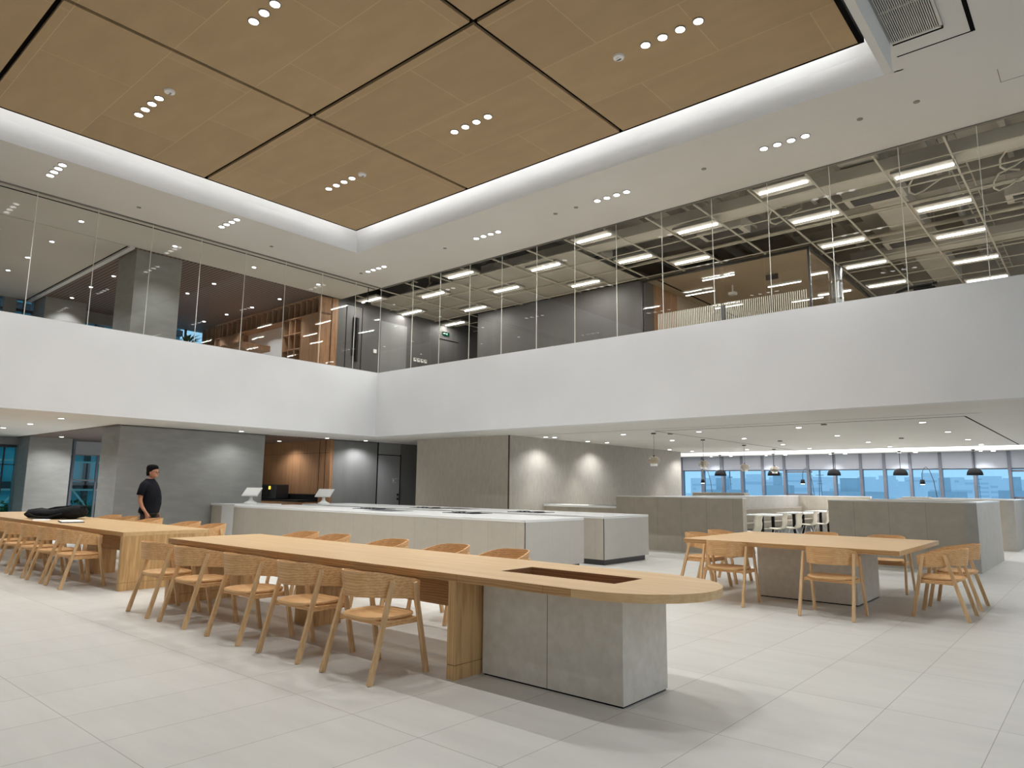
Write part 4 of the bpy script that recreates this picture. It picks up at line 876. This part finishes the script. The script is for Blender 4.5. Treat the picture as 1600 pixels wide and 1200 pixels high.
# ------------------------------------------------------------------ wooden chairs
def wood_chair():
    c = empty('wooden_chair', (0, 0, 0))
    # wraparound backrest band
    n = 3.0; rin = []; N = 30; pts = []
    pts.append((-.258, .20)); pts.append((-.259, .14))
    for k in range(N+1):
        a = math.pi-math.pi*k/N; ca_, sa_ = math.cos(a), math.sin(a)
        pts.append((.262*math.copysign(abs(ca_)**(2/2.25), ca_), .11-.37*abs(sa_)**(2/2.25)))
    pts.append((.259, .14)); pts.append((.258, .20))
    rings = []; m = len(pts)
    for k, (x, y) in enumerate(pts):
        p0 = Vector((*pts[max(k-1, 0)], 0)); p1 = Vector((*pts[min(k+1, m-1)], 0)); d = (p1-p0).normalized(); nn = Vector((-d.y, d.x, 0))
        f = min(1, max(0, (.2-y)/.42)); f = f*f*(3-2*f)
        zt = .700+.068*f; zb = .553+.03*f
        if k in (0, m-1): zt -= .018; zb += .018
        lean = .012*f
        o = Vector((x, y, 0)); th = .0065
        rings.append([(o+nn*th+Vector((0, lean, zb))), (o-nn*th+Vector((0, lean, zb))), (o-nn*th+Vector((0, -lean, zt))), (o+nn*th+Vector((0, -lean, zt)))])
    MB().loft(rings).build('backrest', 'ash', c, smooth=False)
    # seat: scooped board with rounded rear
    outl = []
    for k in range(40):
        a = 2*math.pi*k/40; ca_, sa_ = math.cos(a), math.sin(a); e = 2/3.2 if sa_ > 0 else 2/2.2
        outl.append((.248*math.copysign(abs(ca_)**(2/3.0), ca_), .01+.235*math.copysign(abs(sa_)**e, sa_)))
    rg = [[(x*.96, y*.96, .415) for x, y in outl], [(x, y, .427) for x, y in outl], [(x, y, .442) for x, y in outl], [(x*.93, y*.93, .441) for x, y in outl], [(x*.7, y*.7, .434) for x, y in outl], [(x*.35, y*.35, .428) for x, y in outl], [(x*.05, y*.05, .427) for x, y in outl]]
    MB().loft(rg).build('seat', 'seat', c, smooth=True)
    MB().box(-.262, -.235, -.15, .19, .375, .415).box(.235, .262, -.15, .19, .375, .415).box(-.24, .24, .165, .19, .375, .415).box(-.24, .24, -.15, -.125, .385, .415).build('seat_frame', 'ash', c, bevel=.003)
    for s in (-1, 1):
        MB().bar((.285*s, -.27, 0), (.274*s, -.078, .70), .030, .042, .026, .034, ref=(0, 1, 0)).build('leg', 'ash_z', c, bevel=.003)
        MB().bar((.285*s, .268, 0), (.274*s, .138, .675), .030, .042, .026, .034, ref=(0, 1, 0)).build('leg', 'ash_z', c, bevel=.003)
    return c
wc0 = wood_chair(); used = []
def chair(x, y, deg, lab, grp):
    o = wc0 if not used else copy_tree(wc0); used.append(1)
    o.location = (x, y, 0); o.rotation_euler = (0, 0, math.radians(deg)); tag(o, lab, 'chair', grp)
G = 'chairs on the near side of the round-ended table'
for x, d, l in ((-4.385, 0, 'nearest the concrete block'), (-5.30, 1, 'second from the concrete block'), (-6.22, 0, 'middle one of five'), (-7.24, -1, 'second from the left end'), (-8.05, -3, 'at the left end, beside the other table')):
    chair(x, 3.545, d, 'armchair, near side of the round-ended table, '+l, G)
G = 'chairs on the far side of the round-ended table'
for x, d, l in ((-4.72, 180, 'rightmost of five'), (-5.56, 181, 'second from the right'), (-6.56, 179, 'middle one of five'), (-7.69, 180, 'second from the left'), (-8.39, 182, 'leftmost of five')):
    chair(x, 5.40, d, 'armchair back showing beyond the round-ended table, '+l, G)
G = 'chairs on the near side of the left table'
for x, d, l in ((-10.9, 0, 'nearest the end panel'), (-11.71, 1, 'second from the end panel'), (-12.52, 0, 'third from the end panel'), (-13.33, 0, 'fourth from the end panel'), (-14.2, 0, 'fifth, cut by the photo edge')):
    chair(x, 3.58, d, 'armchair on the near side of the left table, '+l, G)
G = 'chairs on the far side of the left table'
for x, d, l in ((-10.98, 180, 'rightmost, against the counter'), (-11.85, 182, 'second from the right'), (-13.3, 180, 'middle one, right of the man'), (-14.35, 180, 'directly before the man'), (-15.2, 179, 'leftmost, left of the man')):
    chair(x, 5.42, d, 'armchair rim beyond the left table, '+l, G)
G = 'chairs around the square-cornered table'
for x, y, d, l in ((-3.79, 8.67, 0, 'near side, left one'), (-2.53, 8.59, 0, 'near side, right one'), (-1.575, 9.48, 90, 'right side, nearer one'), (-1.575, 10.42, 90, 'right side, farther one'), (-2.55, 11.25, 180, 'far side, right one'), (-3.45, 11.25, 180, 'far side, left one'), (-4.63, 9.78, -90, 'left side, nearer one'), (-4.66, 10.62, -90, 'left side, farther one')):
    chair(x, y, d, 'wooden armchair at the square-cornered table, '+l, G)

# ------------------------------------------------------------------ things on the left table
bag = empty('backpack', (-14.35, 4.32, .755), math.radians(30)); tag(bag, 'black soft backpack lying flat on the left oak table', 'bag')
rg = []
for k, (x, w, h, z) in enumerate([(-.56, .08, .035, .045), (-.52, .17, .075, .08), (-.38, .2, .088, .09), (-.2, .22, .08, .085), (-.02, .23, .085, .085), (.12, .24, .095, .1), (.3, .23, .11, .12), (.42, .2, .115, .13), (.5, .14, .1, .13), (.53, .05, .04, .12)]):
    rg.append([(x+.015*math.sin(5*a+k), w*math.cos(a), max(0, z+h*math.sin(a)*(1+.12*math.sin(3*a+k*2)))) for a in [2*math.pi*i/18 for i in range(18)]])
MB().loft(rg).build('body', 'fabricblk', bag, smooth=True)
MB().tube([(-.4, -.2, .08), (-.2, -.27, .04), (.05, -.28, .03), (.3, -.22, .1)], .02, 8).tube([(-.4, .1, .13), (-.1, .05, .19), (.25, .02, .22)], .018, 8).build('strap', 'fabricblk', bag, smooth=True)
MB().tube([(.5, -.05, .2), (.57, 0, .23), (.5, .06, .2)], .012, 8).build('handle', 'fabricblk', bag, smooth=True)
pp = empty('paper_sheets', (-14.0, 3.98, .755), math.radians(-20)); tag(pp, 'loose white sheets of paper in front of the black backpack', 'paper')
MB().box(-.2, .22, -.11, .12, 0, .004).build('sheet', 'paper', pp); q_ = MB().box(-.15, .2, -.1, .1, .004, .007).build('sheet', 'paper', pp); q_.rotation_euler = (0, 0, .3)
nb = empty('notebook', (-13.0, 4.12, .755), math.radians(-12)); tag(nb, 'open notebook with dark blue cover right of the backpack', 'notebook')
MB().box(-.3, .3, -.16, .16, 0, .01).build('cover', base('navy_cover', srgb(30, 36, 66), .5)[0], nb)
MB().box(-.29, -.003, -.15, .15, .01, .022).box(.003, .29, -.15, .15, .01, .026).build('page', 'paper', nb, bevel=.003)

# ------------------------------------------------------------------ the man
def ring(cx, cy, cz, rx, ry, n=20, rot=0, e=2.3):
    out = []
    for i in range(n):
        a = 2*math.pi*i/n; x = rx*math.copysign(abs(math.cos(a))**(2/e), math.cos(a)); y = ry*math.copysign(abs(math.sin(a))**(2/e), math.sin(a))
        out.append((cx+x*math.cos(rot)-y*math.sin(rot), cy+x*math.sin(rot)+y*math.cos(rot), cz))
    return out
# local frame: faces +X, his left is +Y
man = empty('person', (-14.27, 5.85, 0), math.radians(44)); tag(man, 'standing man in black t-shirt seen from the side behind the left table', 'person')
def skin_body():
    V = []; E = []; R_ = []
    def v(p, r): V.append(p); R_.append(r); return len(V)-1
    def chain(start, pts):
        prev = start
        for p, r in pts:
            k = v(p, r); E.append((prev, k)); prev = k
        return prev
    pel = v((0, 0, .93), (.14, .11))
    chest = chain(pel, [((.02, 0, 1.1), (.135, .115)), ((.01, 0, 1.26), (.15, .12)), ((-.02, 0, 1.38), (.14, .105))])
    neck = chain(chest, [((-.02, 0, 1.45), (.068, .066)), ((.0, 0, 1.53), (.06, .062))])
    for s in (-1, 1):
        hip = chain(pel, [((0, .09*s, .86), (.09, .09)), ((.03+.05*s, .1*s, .48), (.06, .06)), ((-.02+.05*s, .1*s, .1), (.042, .042)), ((.03+.05*s, .1*s, .04), (.04, .035)), ((.14+.05*s, .1*s, .03), (.04, .025))])
        w = chain(chest, [((-.02, .17*s, 1.37), (.062, .062)), ((-.06, .22*s, 1.28), (.052, .052)), ((-.075, .245*s, 1.08), (.042, .042)), ((-.03, .25*s, .96), (.036, .038)), ((.055, .245*s, .84), (.026, .026)), ((.075, .24*s, .79), (.024, .036))])
        for j, (dx, ln) in enumerate(((-.03, .065), (-.01, .08), (.012, .078), (.032, .062))):
            chain(w, [((.078+dx*.9, (.24-.004)*s, .755), (.009, .009)), ((.09+dx, (.235)*s, .755-ln*.5), (.008, .008)), ((.095+dx*.9, (.225)*s, .755-ln), (.007, .007))])
        chain(w, [((.11, .222*s, .785), (.011, .011)), ((.122, .212*s, .755), (.009, .009))])
    me = bpy.data.meshes.new('body'); me.from_pydata(V, E, []); o = bpy.data.objects.new('body', me); COL.objects.link(o); o.parent = man
    me.materials.append(MT['skin'])
    sk_ = o.modifiers.new('skin', 'SKIN'); me.skin_vertices.new() if not me.skin_vertices else None
    for i, r in enumerate(R_): me.skin_vertices[0].data[i].radius = r
    me.skin_vertices[0].data[0].use_root = True
    sb_ = o.modifiers.new('subdivision', 'SUBSURF'); sb_.levels = 2; sb_.render_levels = 2
    return o
body = skin_body()
# head, turned a little towards his right (the viewer's far side stays hidden)
hd_ = []
for z, rx, ry, cx in [(1.505, .03, .03, .05), (1.515, .06, .05, .045), (1.54, .08, .064, .03), (1.57, .09, .072, .02), (1.60, .096, .076, .012), (1.64, .1, .08, .008), (1.67, .096, .078, .004), (1.70, .078, .066, 0), (1.715, .045, .04, 0), (1.72, .01, .01, 0)]: hd_.append(ring(cx, 0, z, rx, ry, 20))
head = MB().loft(hd_).build('head', 'skin', man, smooth=True); 
MB().loft([[(.105, -.012, 1.6), (.105, .012, 1.6), (.108, .008, 1.61), (.108, -.008, 1.61)], [(.128, -.018, 1.575), (.128, .018, 1.575), (.112, .012, 1.6), (.112, -.012, 1.6)], [(.1, -.015, 1.565), (.1, .015, 1.565), (.1, .012, 1.57), (.1, -.012, 1.57)]]).build('nose', 'skin', head)
MB().box(.098, .106, -.024, .024, 1.543, 1.549).build('mouth', base('lips', srgb(140, 84, 76), .5)[0], head)
for s in (-1, 1):
    MB().lathe([(0, -.006), (.012, -.004), (.014, 0), (.012, .004), (0, .006)], (.092, .034*s, 1.61), 12).build('eye', 'joint', head)
    MB().lathe([(0, -.03), (.014, -.02), (.018, 0), (.016, .02), (0, .03)], (-.002, .079*s, 1.6), 12, 1.0, .45).build('ear', 'skin', head, smooth=True)
    MB().tube([(.108, .058*s, 1.615), (.108, .058*s, 1.595), (.112, .03*s, 1.59), (.112, .01*s, 1.6), (.112, .02*s, 1.62), (.108, .058*s, 1.615), (.0, .086*s, 1.615)], .0025, 6).build('glasses', 'black', head)
hr = []
for z, rx, ry, cx in [(1.54, .03, .055, -.06), (1.56, .052, .074, -.044), (1.59, .066, .085, -.034), (1.625, .076, .09, -.024), (1.655, .092, .093, -.01), (1.685, .109, .093, .002), (1.72, .104, .086, .002), (1.748, .08, .066, -.002), (1.762, .02, .02, -.005)]: hr.append(ring(cx, 0, z, rx, ry, 20))
MB().loft(hr).build('hair', 'hair', man, smooth=True)
sh = []
for z, rx, ry, cx in [(.83, .165, .21, .0), (.87, .172, .212, .0), (1.0, .17, .205, .03), (1.12, .168, .2, .03), (1.25, .162, .212, .005), (1.34, .145, .218, -.02), (1.41, .12, .19, -.03), (1.455, .09, .125, -.03), (1.485, .072, .078, -.025)]: sh.append(ring(cx, 0, z, rx, ry, 24))
shirt = MB().loft(sh).build('t_shirt', 'shirt', man, smooth=True)
for s in (-1, 1):
    g = MB(); g.tube([(-.03, .13*s, 1.385), (-.045, .2*s, 1.34), (-.06, .235*s, 1.26), (-.075, .255*s, 1.17)], [.085, .082, .072, .068], 14); g.build('sleeve', 'shirt', shirt, smooth=True)
tr = MB()
tr.loft([ring(0, 0, .95, .135, .175, 20), ring(0, 0, .86, .15, .19, 20), ring(0, 0, .8, .14, .185, 20)])
for s in (-1, 1): tr.tube([(0, .09*s, .86), (.03+.05*s, .1*s, .48), (-.02+.05*s, .1*s, .07)], [.105, .085, .07], 16)
tr.build('trousers', 'pants', man, smooth=True)
for s in (-1, 1): MB().loft([ring(.08+.05*s, .1*s, 0, .14, .048, 16), ring(.08+.05*s, .1*s, .04, .14, .05, 16), ring(.02+.05*s, .1*s, .09, .07, .048, 16)]).build('shoe', 'black', man, smooth=True)
